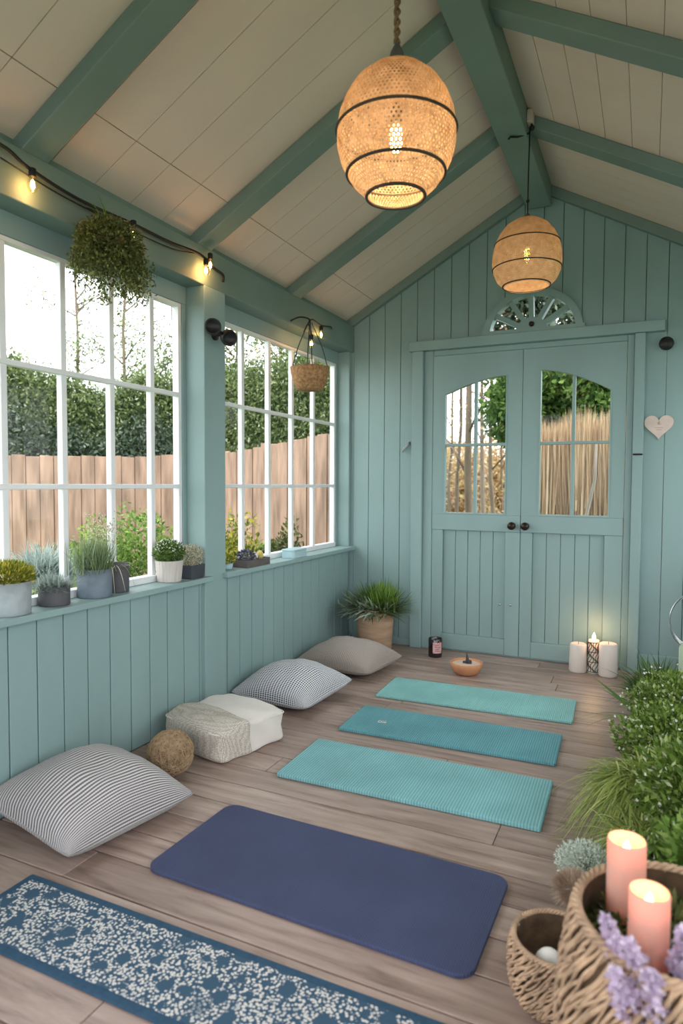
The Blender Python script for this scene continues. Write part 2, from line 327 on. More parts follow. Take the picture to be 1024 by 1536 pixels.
# ------------------------------------------------------------------ mesh builder
class MB:
    def __init__(s): s.v = []; s.f = []; s.uv = None
    def add(s, vs, fs):
        o = len(s.v); s.v += [tuple(p) for p in vs]; s.f += [tuple(i+o for i in f) for f in fs]; return s
    def box(s, x0, x1, y0, y1, z0, z1):
        return s.add([(x0,y0,z0),(x1,y0,z0),(x1,y1,z0),(x0,y1,z0),(x0,y0,z1),(x1,y0,z1),(x1,y1,z1),(x0,y1,z1)],
                     [(0,3,2,1),(4,5,6,7),(0,1,5,4),(1,2,6,5),(2,3,7,6),(3,0,4,7)])
    def prism(s, poly, fn, d0, d1):
        """poly of (a,b) pushed from d0 to d1; fn(a,b,d) gives the point"""
        n = len(poly)
        vs = [fn(a, b, d0) for a, b in poly]+[fn(a, b, d1) for a, b in poly]
        fs = [tuple(range(n)), tuple(range(2*n-1, n-1, -1))]+[(i, i+n, (i+1) % n+n, (i+1) % n) for i in range(n)]
        return s.add(vs, fs)
    def tube(s, pts, r, n=8, cap=True, closed=False):
        pts = [Vector(p) for p in pts]; m = len(pts); rs = r if isinstance(r, (list, tuple)) else [r]*m
        up = Vector((0, 0, 1)); vs = []; prev = None
        for i, p in enumerate(pts):
            if closed: t = pts[(i+1) % m]-pts[i-1]
            else: t = pts[min(i+1, m-1)]-pts[max(i-1, 0)]
            t.normalize()
            if prev is None:
                a = t.cross(up)
                if a.length < 1e-3: a = t.cross(Vector((1, 0, 0)))
            else: a = prev - t*prev.dot(t)
            a.normalize(); prev = a; b = t.cross(a)
            for k in range(n):
                an = 2*PI*k/n; vs.append(p+(a*math.cos(an)+b*math.sin(an))*rs[i])
        fs = []
        for i in range(m if closed else m-1):
            j = (i+1) % m
            for k in range(n): fs.append((i*n+k, i*n+(k+1) % n, j*n+(k+1) % n, j*n+k))
        if cap and not closed: fs += [tuple(range(n-1, -1, -1)), tuple((m-1)*n+k for k in range(n))]
        return s.add(vs, fs)
    def lathe(s, prof, n=32, c=(0, 0, 0), capb=False, capt=False, closed=False, sx=1, sy=1):
        vs = []; m = len(prof)
        for r, z in prof:
            for k in range(n): a = 2*PI*k/n; vs.append((c[0]+sx*r*math.cos(a), c[1]+sy*r*math.sin(a), c[2]+z))
        fs = []
        for i in range(m if closed else m-1):
            j = (i+1) % m
            for k in range(n): fs.append((i*n+k, i*n+(k+1) % n, j*n+(k+1) % n, j*n+k))
        if capb: fs.append(tuple(range(n-1, -1, -1)))
        if capt: fs.append(tuple((m-1)*n+k for k in range(n)))
        return s.add(vs, fs)
    def sphere(s, c, r, n=16, m=10, sz=1):
        return s.lathe([(max(r*math.sin(PI*i/m), 1e-5), -r*sz*math.cos(PI*i/m)) for i in range(m+1)], n, c)
    def build(s, name, mat, parent=None, smooth=False, bevel=0, loc=None, world=True):
        me = bpy.data.meshes.new(name)
        vs = s.v
        off = None
        if parent is not None and world:
            off = world_loc(parent)
        if loc is not None: off = Vector(loc)
        if off is not None and off.length > 0: vs = [(a-off.x, b-off.y, c-off.z) for a, b, c in vs]
        me.from_pydata(vs, [], s.f); me.update()
        o = bpy.data.objects.new(name, me); COL.objects.link(o)
        if isinstance(mat, str): mat = MATS[mat]
        me.materials.append(mat)
        if smooth: me.polygons.foreach_set('use_smooth', [True]*len(me.polygons))
        if parent is not None: o.parent = parent
        elif off is not None: o.location = off
        if bevel:
            b = o.modifiers.new('bevel', 'BEVEL'); b.width = bevel; b.segments = 2; b.limit_method = 'ANGLE'
        return o
def world_loc(o):
    p = Vector((0, 0, 0))
    while o is not None: p += o.location; o = o.parent
    return p
def flush_quads(name, V, mat, parent=None, loc=None):
    """V (n,k,3) polygons with k corners as one mesh"""
    V = np.asarray(V, dtype=np.float32); n, k, _ = V.shape
    off = np.array(world_loc(parent)) if parent is not None else (np.array(loc) if loc is not None else np.zeros(3))
    V = V-off.astype(np.float32)
    me = bpy.data.meshes.new(name)
    me.vertices.add(n*k); me.vertices.foreach_set('co', V.reshape(-1))
    me.loops.add(n*k); me.loops.foreach_set('vertex_index', np.arange(n*k, dtype=np.int32))
    me.polygons.add(n); me.polygons.foreach_set('loop_start', np.arange(0, n*k, k, dtype=np.int32))
    me.polygons.foreach_set('loop_total', np.full(n, k, dtype=np.int32))
    me.update(calc_edges=True); me.validate()
    me.materials.append(MATS[mat])
    o = bpy.data.objects.new(name, me); COL.objects.link(o)
    if parent is not None: o.parent = parent
    elif loc is not None: o.location = loc
    return o
def norm(a): return a/np.maximum(np.linalg.norm(a, axis=-1, keepdims=True), 1e-9)
def leaves(P, D, L, W, fold=.25):
    """kite leaves: base P, direction D, length L, width W"""
    n = len(P); D = norm(D); r = norm(RNG.normal(size=(n, 3))); S = norm(np.cross(D, r)); N = np.cross(D, S)
    L = np.asarray(L).reshape(-1, 1)*np.ones((n, 1)); W = np.asarray(W).reshape(-1, 1)*np.ones((n, 1))
    mid = P+D*L*.45
    return np.stack([P, mid+S*W*.5+N*W*fold, P+D*L, mid-S*W*.5+N*W*fold], 1)
def blades(P, D, L, W, droop, seg=5):
    """grass blades as chains of quads joined by shared positions -> strips in one mesh (verts, faces)"""
    n = len(P); D = norm(D); L = np.asarray(L).reshape(-1, 1)*np.ones((n, 1)); W = np.asarray(W).reshape(-1, 1)*np.ones((n, 1))
    droop = np.asarray(droop).reshape(-1, 1)*np.ones((n, 1))
    H = np.array([0, 0, 1.0]); S = norm(np.cross(D, H)+1e-4)
    rows = []
    for i in range(seg+1):
        t = i/seg; c = P+D*L*t; c = c.copy(); c[:, 2] -= (droop*L*t*t)[:, 0]
        w = W*(1-t**1.6)*.5+.0004
        rows.append((c-S*w, c+S*w))
    V = np.stack([q for r in rows for q in r], 1)   # n, 2(seg+1), 3
    return V
def build_blades(name, V, mat, parent=None):
    n, k, _ = V.shape; off = np.array(world_loc(parent)) if parent is not None else np.zeros(3)
    Vv = (V-off).reshape(-1, 3).astype(np.float32); fs = []
    base = np.arange(n)*k
    F = np.concatenate([np.stack([base+2*i, base+2*i+1, base+2*i+3, base+2*i+2], 1) for i in range(k//2-1)])
    me = bpy.data.meshes.new(name); me.vertices.add(len(Vv)); me.vertices.foreach_set('co', Vv.reshape(-1))
    me.loops.add(F.size); me.loops.foreach_set('vertex_index', F.reshape(-1).astype(np.int32))
    me.polygons.add(len(F)); me.polygons.foreach_set('loop_start', np.arange(0, F.size, 4, dtype=np.int32)); me.polygons.foreach_set('loop_total', np.full(len(F), 4, dtype=np.int32))
    me.update(calc_edges=True); me.materials.append(MATS[mat])
    o = bpy.data.objects.new(name, me); COL.objects.link(o)
    if parent is not None: o.parent = parent
    return o
def tag(o, label, cat, group=None, kind=None):
    o['label'] = label; o['category'] = cat
    if group: o['group'] = group
    if kind: o['kind'] = kind
    return o
def thing(name, label, cat, loc=(0, 0, 0), group=None, kind=None):
    o = bpy.data.objects.new(name, None); COL.objects.link(o); o.location = loc; o.empty_display_size = .05
    return tag(o, label, cat, group, kind)
def structure(o, label=None, cat=None):
    o['kind'] = 'structure'
    if label: o['label'] = label
    if cat: o['category'] = cat
    return o
def sthing(name, label, cat, loc=(0, 0, 0)):
    return structure(thing(name, label, cat, loc))

# ------------------------------------------------------------------ the room
W = 2.544; XR = W/2; SL = .555; ZR = 2.954; RD = .065; YF = -5.2
zr = lambda x: ZR-SL*abs(x-XR)            # underside of rafters
zc = lambda x: zr(x)+RD                   # underside of the ceiling boards
# floor
b = MB(); k = 0; y = .10; edges = [ -2.285+.14*i for i in range(17, -22, -1)]
rnd = random.Random(3)
for i in range(len(edges)-1):
    y1, y0 = edges[i], edges[i+1]
    xs = [-.02, W+.02]
    j = rnd.uniform(.3, 2.2); xs.insert(1, j)
    for a in range(len(xs)-1): b.box(xs[a]+.0012, xs[a+1]-.0012, y0+.0028, y1-.0028, -.03, 0)
fl = b.build('floor', 'floor_wood', bevel=.002); structure(fl, 'weathered grey brown plank floor of the garden room', 'floor')
structure(MB().box(-.2, W+.2, YF-.05, .14, -.1, -.028).build('trim_1', 'dark_gap'), 'dark slab added under the floor boards to shade the gaps', 'floor base')  # added backing slab, coloured dark to stand for shade in the board gaps

PITCH = .1185
# left wall boards under the sills, V gaps between boards
def side_wall(x, sgn, name, lab):
    b = MB(); y = .0+.012
    ys = [.0-.03-PITCH*i*.975 for i in range(0, 46)]
    for i in range(len(ys)-1):
        b.box(*sorted((x-.022*sgn, x-.045*sgn)), ys[i+1]+.0022, ys[i]-.0022, 0, .655)
    b.box(*sorted((x-.046*sgn, x-.12*sgn)), YF, .0, -.02, .655)
    return structure(b.build(name, 'teal_paint', bevel=.0025), lab, 'wall')
side_wall(0, 1, 'wall_left', 'teal tongue and groove boarding below the garden windows')
side_wall(W, -1, 'wall_right', 'teal tongue and groove boarding behind the indoor plants')
def post(x, sgn, y0, y1, n, lab):
    return structure(MB().box(*sorted((x, x-.12*sgn)), y0, y1, 0, 2.07).build(n, 'teal_paint', bevel=.004), lab, 'post')
tn = [1]
def trim(mb, mat, lab, cat='trim', bevel=.004):
    tn[0] += 1
    return structure(mb.build('trim_%d' % tn[0], mat, bevel=bevel), lab, cat)
WX = .12
for x, sgn, s in ((0, 1, 'left'), (W, -1, 'right')):
    q = lambda a, c: sorted((x+sgn*a, x+sgn*c))
    w = ' of the window wall' if s == 'left' else ' behind the indoor plants'
    trim(MB().box(*q(0, -WX), -1.745, -1.575, 0, 2.07), 'teal_paint', 'broad teal post between the two windows' if s == 'left' else 'broad teal post on the plant side of the room', 'post')
    trim(MB().box(*q(0, -WX-.03), -3.52, -3.35, 0, 2.07), 'teal_paint', 'teal post near the room entrance'+w, 'post')
    trim(MB().box(*q(0, -WX-.03), YF, YF+.1, 0, 2.07), 'teal_paint', 'teal post at the entrance corner'+w, 'post')
    trim(MB().box(*q(-.02, -WX), -.035, 0.0, .655, 2.07), 'teal_paint', 'narrow teal jamb in the far corner'+w, 'jamb')
    # top plate with a step
    trim(MB().box(*q(0, -WX-.04), YF, .0, 2.068, 2.246), 'teal_beam', 'teal top plate above the windows'+w, 'beam')
    trim(MB().box(*q(-.045, -WX-.04), YF, .0, 2.2465, 2.31), 'teal_beam', 'teal packing strip between top plate and ceiling'+w, 'beam')
    # sills
    for (a, c, nm) in ((-1.60, -.02, 'far'), (-3.36, -1.72, 'near'), (YF, -3.5, 'entrance')):
        trim(MB().box(*q(.028, -WX-.05), a, c, .655, .680), 'teal_paint', 'teal window sill, %s length%s' % (nm, w), 'sill', .003)
    trim(MB().box(*q(-.005, -.0215), -1.575, -.0, 0, .035), 'teal_paint', 'thin teal skirting at the far end'+w, 'skirting', .003)

def window(name, x, sgn, y0, y1, bars, z0, z1, lab, rows=(1.115, 1.552)):
    root = sthing(name, lab, 'window', (x-sgn*WX, (y0+y1)/2, z0))
    X = lambda a: sorted((x-sgn*WX+sgn*a, x-sgn*WX-sgn*.03))
    # teal head board and side boards
    f = MB()
    f.box(*X(.012), y0, y1, z1, 2.069); f.box(*X(.012), y0, y0+.028, z0, z1); f.box(*X(.012), y1-.028, y1, z0, z1)
    f.build('casing', 'teal_paint', root, bevel=.002)
    s = MB(); a, c = y0+.028, y1-.028
    s.box(*X(.006), a, a+.022, z0, z1); s.box(*X(.006), c-.022, c, z0, z1); s.box(*X(.006), a+.0222, c-.0222, z1-.018, z1-.0005); s.box(*X(.02), a+.0222, c-.0222, z0, z0+.03)
    s.build('window_frame', 'white_paint', root, bevel=.002)
    for yy in bars:
        MB().box(*sorted((x-sgn*WX+.006*sgn, x-sgn*WX-.022*sgn)), yy-.013, yy+.013, z0+.0305, z1-.0185).build('mullion', 'white_paint', root, bevel=.003)
    for zz in rows:
        MB().box(*sorted((x-sgn*WX+.009*sgn, x-sgn*WX-.019*sgn)), a+.0225, c-.0225, zz-.010, zz+.010).build('muntin', 'white_paint', root, bevel=.003)
    g = MB(); xg = x-sgn*WX-.012*sgn
    g.box(xg-.0015, xg+.0015, a+.01, c-.01, z0+.01, z1-.01)
    g.build('pane', 'window_glass', root)
    return root
window('window_1', 0, 1, -3.35, -1.745, [-2.985, -2.73, -2.47, -2.22, -1.975], .680, 1.985, 'large white barred window, nearest the viewer, with potted herbs on its sill')
window('window_2', 0, 1, -1.575, -.035, [-1.245, -.965, -.685, -.395], .680, 1.985, 'white barred window beyond the broad post, below the hanging basket')
window('window_3', W, -1, -3.35, -1.745, [-2.985, -2.73, -2.47, -2.22, -1.975], .680, 1.985, 'white barred window on the plant side, near the entrance')
window('window_4', W, -1, -1.575, -.035, [-1.245, -.965, -.685, -.395], .680, 1.985, 'white barred window on the plant side, near the double doors')

# end wall with door opening and fanlight opening
FX, FZ, FR, FH = 1.236, 2.098, .298, .262
DL, DR, DZ = .590, 1.888, 2.035
def end_top(xx): return zc(xx)+.02
b = MB()
def wall_cell(b, xa, xb, d0, d1):
    n = max(1, int(round((xb-xa)/.0105))) if (xb > FX-FR and xa < FX+FR) else 1
    xs = [xa+(xb-xa)*i/n for i in range(n+1)]
    if xa < XR < xb and n == 1: xs = [xa, XR, xb]
    def fan(xx):
        t = 1-((xx-FX)/FR)**2
        return FZ+FH*math.sqrt(t) if t > 0 else FZ
    fn = lambda a_, b_, d: (a_, d, b_)
    if xb <= DL or xa >= DR: lo = lambda xx: -.02
    else: lo = None
    if lo:
        poly = [(xa, -.02), (xb, -.02)]+[(xx, end_top(xx)) for xx in reversed(xs)]
        b.prism(poly, fn, d0, d1)
    else:
        if n == 1:
            xs2 = xs if xs[0] >= DL and xs[-1] <= DR else xs
            b.prism([(xx, DZ) for xx in (xs2[0], xs2[-1])]+[(xx, end_top(xx)) for xx in reversed(xs2)], fn, d0, d1)
        else:
            for i in range(n):
                p, q = xs[i], xs[i+1]
                b.prism([(p, fan(p)), (q, fan(q)), (q, end_top(q)), (p, end_top(p))], fn, d0, d1)
            b.prism([(xs[0], DZ), (xs[-1], DZ), (xs[-1], FZ), (xs[0], FZ)], fn, d0, d1)
xs = [-.0+.118*i for i in range(0, 23)]
cuts = sorted(set([round(v, 4) for v in xs if v < W-.03]+[DL, DR, W+.0]))
xs_real = cuts
for i in range(len(cuts)-1):
    a, c = cuts[i], cuts[i+1]
    if c-a < .02: continue
    g0 = .0022; wall_cell(b, a+g0, c-g0, .0, .022)
wall_cell2 = MB()
for i in range(len(cuts)-1): wall_cell(b, cuts[i]-.0005, cuts[i+1]+.0005, .0225, .09)
b.prism([(-.18, 0), (0, 0), (0, zc(0)), (-.18, zc(-.18))], lambda a_, b_, d: (a_, d, b_), 0.001, .09)
b.prism([(W, 0), (W+.18, 0), (W+.18, zc(W+.18)), (W, zc(W))], lambda a_, b_, d: (a_, d, b_), 0.001, .09)
structure(b.build('wall_back', 'teal_paint'), 'teal vertical boarding of the gable wall around the double doors', 'wall')

# wall with the open entrance behind the viewer
b = MB(); b.box(-.15, .25, YF-.08, YF, 0, 2.1); b.box(W-.25, W+.15, YF-.08, YF, 0, 2.1)
b.prism([(-.15, 2.1), (W+.15, 2.1), (W+.15, zc(W+.15)), (XR, zc(XR)+.02), (-.15, zc(-.15))], lambda a_, b_, d: (a_, d, b_), YF-.08, YF)
structure(b.build('wall_front', 'teal_paint'), 'teal gable wall with the wide open entrance', 'wall')

# ceilings: separate boards
cs = math.cos(math.atan(SL)); sn = math.sin(math.atan(SL)); SLEN = (XR+.16)/cs
def left_pt(s, y, n):   # s from the eave up the slope
    x = -.16+s*cs; return (x-n*sn, y, zc(-.16)+s*sn+n*cs)
def right_pt(s, y, n):
    p = left_pt(s, y, n); return (W-p[0], p[1], p[2])
raf = [-3.58, -2.68, -1.735, -.84]
b = MB(); seam = (.165+.16)/cs
def sbox(b, fn, s0, s1, y0, y1, n0, n1):
    V = [fn(s, y, n) for n in (n0, n1) for s, y in ((s0, y0), (s1, y0), (s1, y1), (s0, y1))]
    b.add(V, [(0,3,2,1),(4,5,6,7),(0,1,5,4),(1,2,6,5),(2,3,7,6),(3,0,4,7)])
ycuts = [YF]+[-4.9+.2*i for i in range(12)]+[-2.575, -2.373, -2.18, -1.985, -1.79, -1.62, -1.44, -1.26, -1.08, -.9, -.72, -.55, -.38, -.21, -.0]
ycuts = sorted(set(round(v, 3) for v in ycuts if v <= 0))
for i in range(len(ycuts)-1):
    for s0, s1 in ((0, seam), (seam, SLEN)):
        sbox(b, left_pt, s0+.0018, s1-.0018, ycuts[i]+.0015, ycuts[i+1]-.0015, 0, .02)
sbox(b, left_pt, 0, SLEN+.01, YF-.1, .12, .0202, .06)
structure(b.build('ceiling_left', 'ceiling_paint'), 'cream boarded ceiling slope above the garden windows', 'ceiling')
b = MB()
sc_ = [0]+[(x+.16)/cs for x in (.14, .26, .375, .492, .608, .724, .842, .959, 1.077, 1.2)]+[SLEN]
for i in range(len(sc_)-1): sbox(b, right_pt, sc_[i]+.0015, sc_[i+1]-.0015, YF, -.72, 0, .02)
for i in range(6): sbox(b, right_pt, 0, SLEN, -.72+.12*i+.001, -.72+.12*(i+1)-.001, 0, .02)
sbox(b, right_pt, 0, SLEN+.01, YF-.1, .12, .0202, .06)
structure(b.build('ceiling_right', 'ceiling_paint'), 'cream boarded ceiling slope on the plant side', 'ceiling')
# rafters
for i, y in enumerate(raf+[-4.48]):
    for fn, s in ((left_pt, 'window side'), (right_pt, 'plant side')):
        m = MB(); sbox(m, fn, .02 if s == 'window side' else .02, SLEN-.06, y-.055, y+.055, -RD*cs, -.0005)
        trim(m, 'teal_beam', 'green rafter on the %s, %s' % (s, ['second from the entrance', 'third from the entrance', 'fourth from the entrance, before the large pendant', 'last before the double doors', 'first from the entrance'][i]), 'rafter')
for fn, s in ((left_pt, 'window side'), (right_pt, 'plant side')):
    m = MB(); sbox(m, fn, .02, SLEN-.06, -.04, -.0005, -RD*cs, -.0005)
    trim(m, 'teal_beam', 'green gable trim against the end wall on the %s' % s, 'trim')
trim(MB().box(1.200, 1.344, YF, -.041, 2.851, 3.045), 'teal_beam', 'deep green ridge beam carrying the two woven pendants', 'beam')

# door casing and header
trim(MB().box(.452, .530, -.045, 0, 0, 2.028), 'teal_paint', 'teal upright of the door casing beside the corner plant', 'door casing')
trim(MB().box(.5305, .5940, -.018, -.0005, 0, 2.028), 'teal_paint', 'recessed teal door jamb beside the corner plant', 'door jamb')
trim(MB().box(1.835, 1.893, -.045, -.0005, 0, 2.028), 'teal_paint', 'teal upright of the door casing beside the pillar candles', 'door casing')
trim(MB().box(1.7965, 1.8345, -.018, .06, 0, 2.028), 'teal_paint', 'recessed teal door jamb beside the pillar candles', 'door jamb')
trim(MB().box(.5945, 1.834, -.004, .088, .0005, .0115), 'teal_paint', 'low teal threshold strip under the double doors', 'threshold', .002)
trim(MB().box(.430, 1.995, -.055, 0, 2.029, 2.093), 'teal_paint', 'teal header shelf above the double doors', 'door header')
trim(MB().box(.5945, 1.796, -.012, .023, 1.9925, 2.0285).box(.5945, 1.834, .0245, .06, 1.955, 2.0285), 'teal_paint', 'thin teal stop strip above the doors', 'door jamb')
trim(MB().box(1.8935, W-.02, -.018, 0, 0, .115), 'teal_paint', 'teal skirting board behind the fern', 'skirting')
trim(MB().box(.0, .4515, -.014, 0, 0, .05), 'teal_paint', 'teal skirting board behind the corner plant', 'skirting')

def door(name, x0, x1, gx0, gx1, px0, px1, ztop, mx, lab, pitch):
    root = sthing(name, lab, 'door', ((x0+x1)/2, .0, 0))
    F = lambda a_, b_, d: (a_, d, b_)
    d0, d1 = -.016, .024
    m = MB()
    m.box(x0, gx0, d0, d1, .93, 1.99); m.box(gx1, x1, d0, d1, .93, 1.99)
    xs = [gx0+(gx1-gx0)*i/12 for i in range(13)]
    for i in range(12): m.prism([(xs[i], ztop(xs[i])), (xs[i+1], ztop(xs[i+1])), (xs[i+1], 1.99), (xs[i], 1.99)], F, d0, d1)
    m.build('upper_frame', 'teal_paint', root)
    MB().box(x0, x1, d0-.004, d1, .822, .9295).build('lock_rail', 'teal_paint', root, bevel=.003)
    m = MB(); m.box(x0, px0, d0, d1, .012, .8215); m.box(px1, x1, d0, d1, .012, .8215)
    m.build('lower_stile', 'teal_paint', root, bevel=.003)
    MB().box(px0+.0005, px1-.0005, d0, d1, .012, .115).build('bottom_rail', 'teal_paint', root, bevel=.003)
    m = MB(); n = max(2, int(round((px1-px0)/pitch))); w_ = (px1-px0)/n
    for i in range(n): m.box(px0+i*w_+.0016, px0+(i+1)*w_-.0016, .004, .016, .1152, .8213)
    m.box(px0, px1, .0165, .023, .1155, .821)
    m.build('boarded_panel', 'teal_paint', root, bevel=.0015)
    # beading round the glass
    m = MB(); e = .010
    m.box(gx0+.0003, gx0+e, d0-.0035, d1-.001, .9401, ztop(gx0)-e-.0005); m.box(gx1-e, gx1-.0003, d0-.0035, d1-.001, .9401, ztop(gx1)-e-.0005); m.box(gx0+.0003, gx1-.0003, d0-.003, d1-.001, .9303, .94)
    for i in range(12): m.prism([(xs[i], ztop(xs[i])-e), (xs[i+1], ztop(xs[i+1])-e), (xs[i+1], ztop(xs[i+1])), (xs[i], ztop(xs[i]))], F, d0-.003, d1)
    m.build('glazing_bead', 'teal_paint', root)
    MB().box(gx0, gx1, d0+.002, d1-.002, 1.383, 1.401).build('muntin', 'teal_paint', root, bevel=.002)
    MB().box(mx-.010, mx+.010, d0+.003, d1-.003, .935, ztop(mx)-.003).build('mullion', 'teal_paint', root, bevel=.002)
    g = MB()
    for i in range(12): g.prism([(xs[i], .93), (xs[i+1], .93), (xs[i+1], ztop(xs[i+1])-.002), (xs[i], ztop(xs[i])-.002)], F, .004, .007)
    g.build('pane', 'window_glass', root)
    return root
def zl(x): t = (x-.672)/(1.092-.672); return 1.738+.105*math.sin(t*PI/2)
def zr_(x): t = (x-1.290)/(1.716-1.290); return 1.863-.150*(t**1.7)
d1 = door('door_1', .5965, 1.1855, .672, 1.092, .672, 1.093, zl, .885, 'left teal door leaf with bare trees seen through its arched glass', .083)
d2 = door('door_2', 1.1885, 1.794, 1.290, 1.716, 1.262, 1.690, zr_, 1.497, 'right teal door leaf with reed fence seen through its arched glass', .083)
for d, xk in ((d1, 1.137), (d2, 1.222)):
    m = MB(); pr_ = [(.001, 0), (.021, 0), (.021, .004), (.009, .008), (.008, .022), (.02, .03), (.026, .042), (.022, .054), (.001, .058)]
    m.lathe([(r, z) for r, z in pr_], 20)
    m.v = [(xk+x, -.02-z, .864+y) for x, y, z in m.v]
    m.build('knob', 'dark_bronze', d, smooth=True)
for d, xk in ((d1, 1.062), (d1, 1.132)):
    m = MB().lathe([(.001, 0), (.009, 0), (.009, .003), (.005, .008), (.001, .009)], 14)
    m.v = [(xk+x, -.016-z, .345+y) for x, y, z in m.v]
    m.build('stud', 'steel', d, smooth=True)

# fanlight
root = sthing('window_5', 'half-round spoked fanlight above the double doors', 'window', (FX, .02, FZ))
def earc(r, t, hh=None): return (FX+FR*r*math.cos(t), FZ+FH*r*math.sin(t))
m = MB(); N = 40
for i in range(N):
    t0, t1 = PI*i/N, PI*(i+1)/N
    m.prism([earc(.88, t0), earc(1.03, t0), earc(1.03, t1), earc(.88, t1)], lambda a_, b_, d: (a_, d, b_), -.034, .04)
m.box(FX-FR*1.07, FX+FR*1.07, -.038, .042, FZ-.0045, FZ+.020)
m.build('window_frame', 'teal_paint', root)
m = MB()
for i in range(20):
    t0, t1 = PI*i/20, PI*(i+1)/20
    m.prism([earc(.0, 0), earc(.34, t0), earc(.34, t1)], lambda a_, b_, d: (a_, d, b_), -.026, .035)
m.build('hub', 'teal_paint', root)
MB().sphere((FX, -.030, FZ+.045), .017, 14, 8).build('rosette', 'dark_bronze', root, smooth=True)
for t in (36, 63, 92, 121, 149):
    t = math.radians(t); dx, dz = FR*math.cos(t), FH*math.sin(t); l = math.hypot(dx, dz); nx, nz = -dz/l*.015, dx/l*.015
    MB().prism([(FX+dx*.3-nx, FZ+dz*.3-nz), (FX+dx*.9-nx, FZ+dz*.9-nz), (FX+dx*.9+nx, FZ+dz*.9+nz), (FX+dx*.3+nx, FZ+dz*.3+nz)], lambda a_, b_, d: (a_, d, b_), -.022, .03).build('spoke', 'teal_paint', root)
m = MB()
for i in range(N):
    t0, t1 = PI*i/N, PI*(i+1)/N
    m.prism([(FX, FZ), earc(.95, t0), earc(.95, t1)], lambda a_, b_, d: (a_, d, b_), .014, .017)
m.build('pane', 'window_glass', root)

# ------------------------------------------------------------------ lamps
def lamp(name, lab, x, y, ztop, prof, shade, bands, zbeam, cord_mat, cap, big):
    root = thing(name, lab, 'pendant lamp', (x, y, ztop), group=None)
    n = 96; m = MB().lathe(prof, n, (x, y, ztop))
    o = m.build('shade', shade, root, smooth=True)
    uvl = o.data.uv_layers.new(name='UVMap'); me = o.data
    zs = [p[1] for p in prof]; z0, z1 = min(zs), max(zs); L = [0]
    for i in range(1, len(prof)): L.append(L[-1]+math.hypot(prof[i][0]-prof[i-1][0], prof[i][1]-prof[i-1][1]))
    for poly in me.polygons:
        us = []
        for li in poly.loop_indices:
            vi = me.loops[li].vertex_index; us.append((li, (vi % n)/n, L[vi//n]/L[-1]))
        mx = max(u for _, u, _ in us)
        for li, u, v in us:
            if mx > .9 and u < .1: u += 1
            uvl.data[li].uv = (u, v)
    def rad(z):
        for i in range(len(prof)-1):
            if prof[i][1] >= z >= prof[i+1][1]:
                t = (prof[i][1]-z)/(prof[i][1]-prof[i+1][1]); return prof[i][0]*(1-t)+prof[i+1][0]*t
        return prof[-1][0]
    for zb, r in bands:
        R_ = rad(zb)+.001
        MB().tube([(x+R_*math.cos(2*PI*k/64), y+R_*math.sin(2*PI*k/64), ztop+zb) for k in range(64)], r, 8, closed=True).build('band', 'band_brown', root, smooth=True)
    MB().lathe(cap, 20, (x, y, ztop), capt=True, capb=True).build('cap', 'grey_cap', root, smooth=True)
    m = MB(); z = ztop+cap[-1][1]
    if big:
        for ph in (0, PI):
            pts = [(x+.006*math.cos(ph+t*.9), y+.006*math.sin(ph+t*.9), z+(zbeam-z)*t/60) for t in range(61)]; m.tube(pts, .0048, 6)
    else:
        m.tube([(x, y, z), (x+.001, y, z+(zbeam-z)*.5), (x+.004, y, zbeam)], .0035, 6)
        m.sphere((x, y, z+.06), .009, 8, 6)
    m.build('cord', cord_mat, root, smooth=True)
    # bulb
    zb = ztop+(z0*.50)
    MB().lathe([(.013, .05), (.016, .045), (.016, .0), (.012, -.004)], 14, (x, y, zb+.03), capb=True, capt=True).build('socket', 'grey_cap', root, smooth=True)
    bl = MB().lathe([(.012, .028), (.022, .01), (.030, -.015), (.028, -.038), (.015, -.052), (.001, -.056)], 18, (x, y, zb)).build('bulb', 'bulb_glass', root, smooth=True)
    if big: MB().lathe([(.001, .030), (.016, .022), (.017, -.034), (.001, -.042)], 12, (x, y, zb-.01)).build('filament', 'filament_big', bl, smooth=True)
    else:
        mf = MB()
        mf.tube([(x+.009*math.cos(t), y+.009*math.sin(t), zb-.035+.0044*t) for t in np.linspace(0, 4*PI, 40)], .0050, 6)
        mf.build('filament', 'filament_amber', bl, smooth=True)
    l = bpy.data.lights.new('bulb_light', 'POINT'); l.energy = 1.45 if big else .8; l.color = (1, .72, .45); l.shadow_soft_size = .02
    lo = bpy.data.objects.new('bulb_light', l); COL.objects.link(lo); lo.parent = root; lo.location = (0, 0, z0*.5-.075)
    return root
prof1 = [(r_*.98, z_*.94) for r_, z_ in [(.022, .012), (.05, .006), (.088, -.014), (.122, -.045), (.148, -.085), (.165, -.13), (.172, -.175), (.171, -.22), (.162, -.26), (.146, -.298), (.122, -.332), (.096, -.358), (.083, -.372)]]
lamp('pendant_lamp', 'large round woven rope pendant lamp nearest the viewer, glowing bulb inside', 1.252, -2.52, 2.300, prof1, 'shade_weave',
     [(-.168, .0042), (-.286, .0042), (-.349, .0048)], 2.851, 'jute_cord', [(.024, .008), (.024, .03), (.018, .05), (.010, .066), (.006, .075)], True)
prof2 = [(r_*1.13, z_*1.14) for r_, z_ in [(.018, .004), (.05, -.006), (.09, -.03), (.119, -.065), (.138, -.105), (.147, -.15), (.149, -.19), (.144, -.225), (.128, -.262), (.105, -.285), (.094, -.292)]]
lamp('pendant_lamp', 'smaller rounded tan pendant lamp hanging in front of the gable wall fanlight', 1.352, -.93, 2.448, prof2, 'shade_paper',
     [(-.125, .003), (-.245, .003), (-.328, .0035)], 2.88, 'cord_black', [(.016, .002), (.016, .012), (.010, .02), (.005, .026)], False)
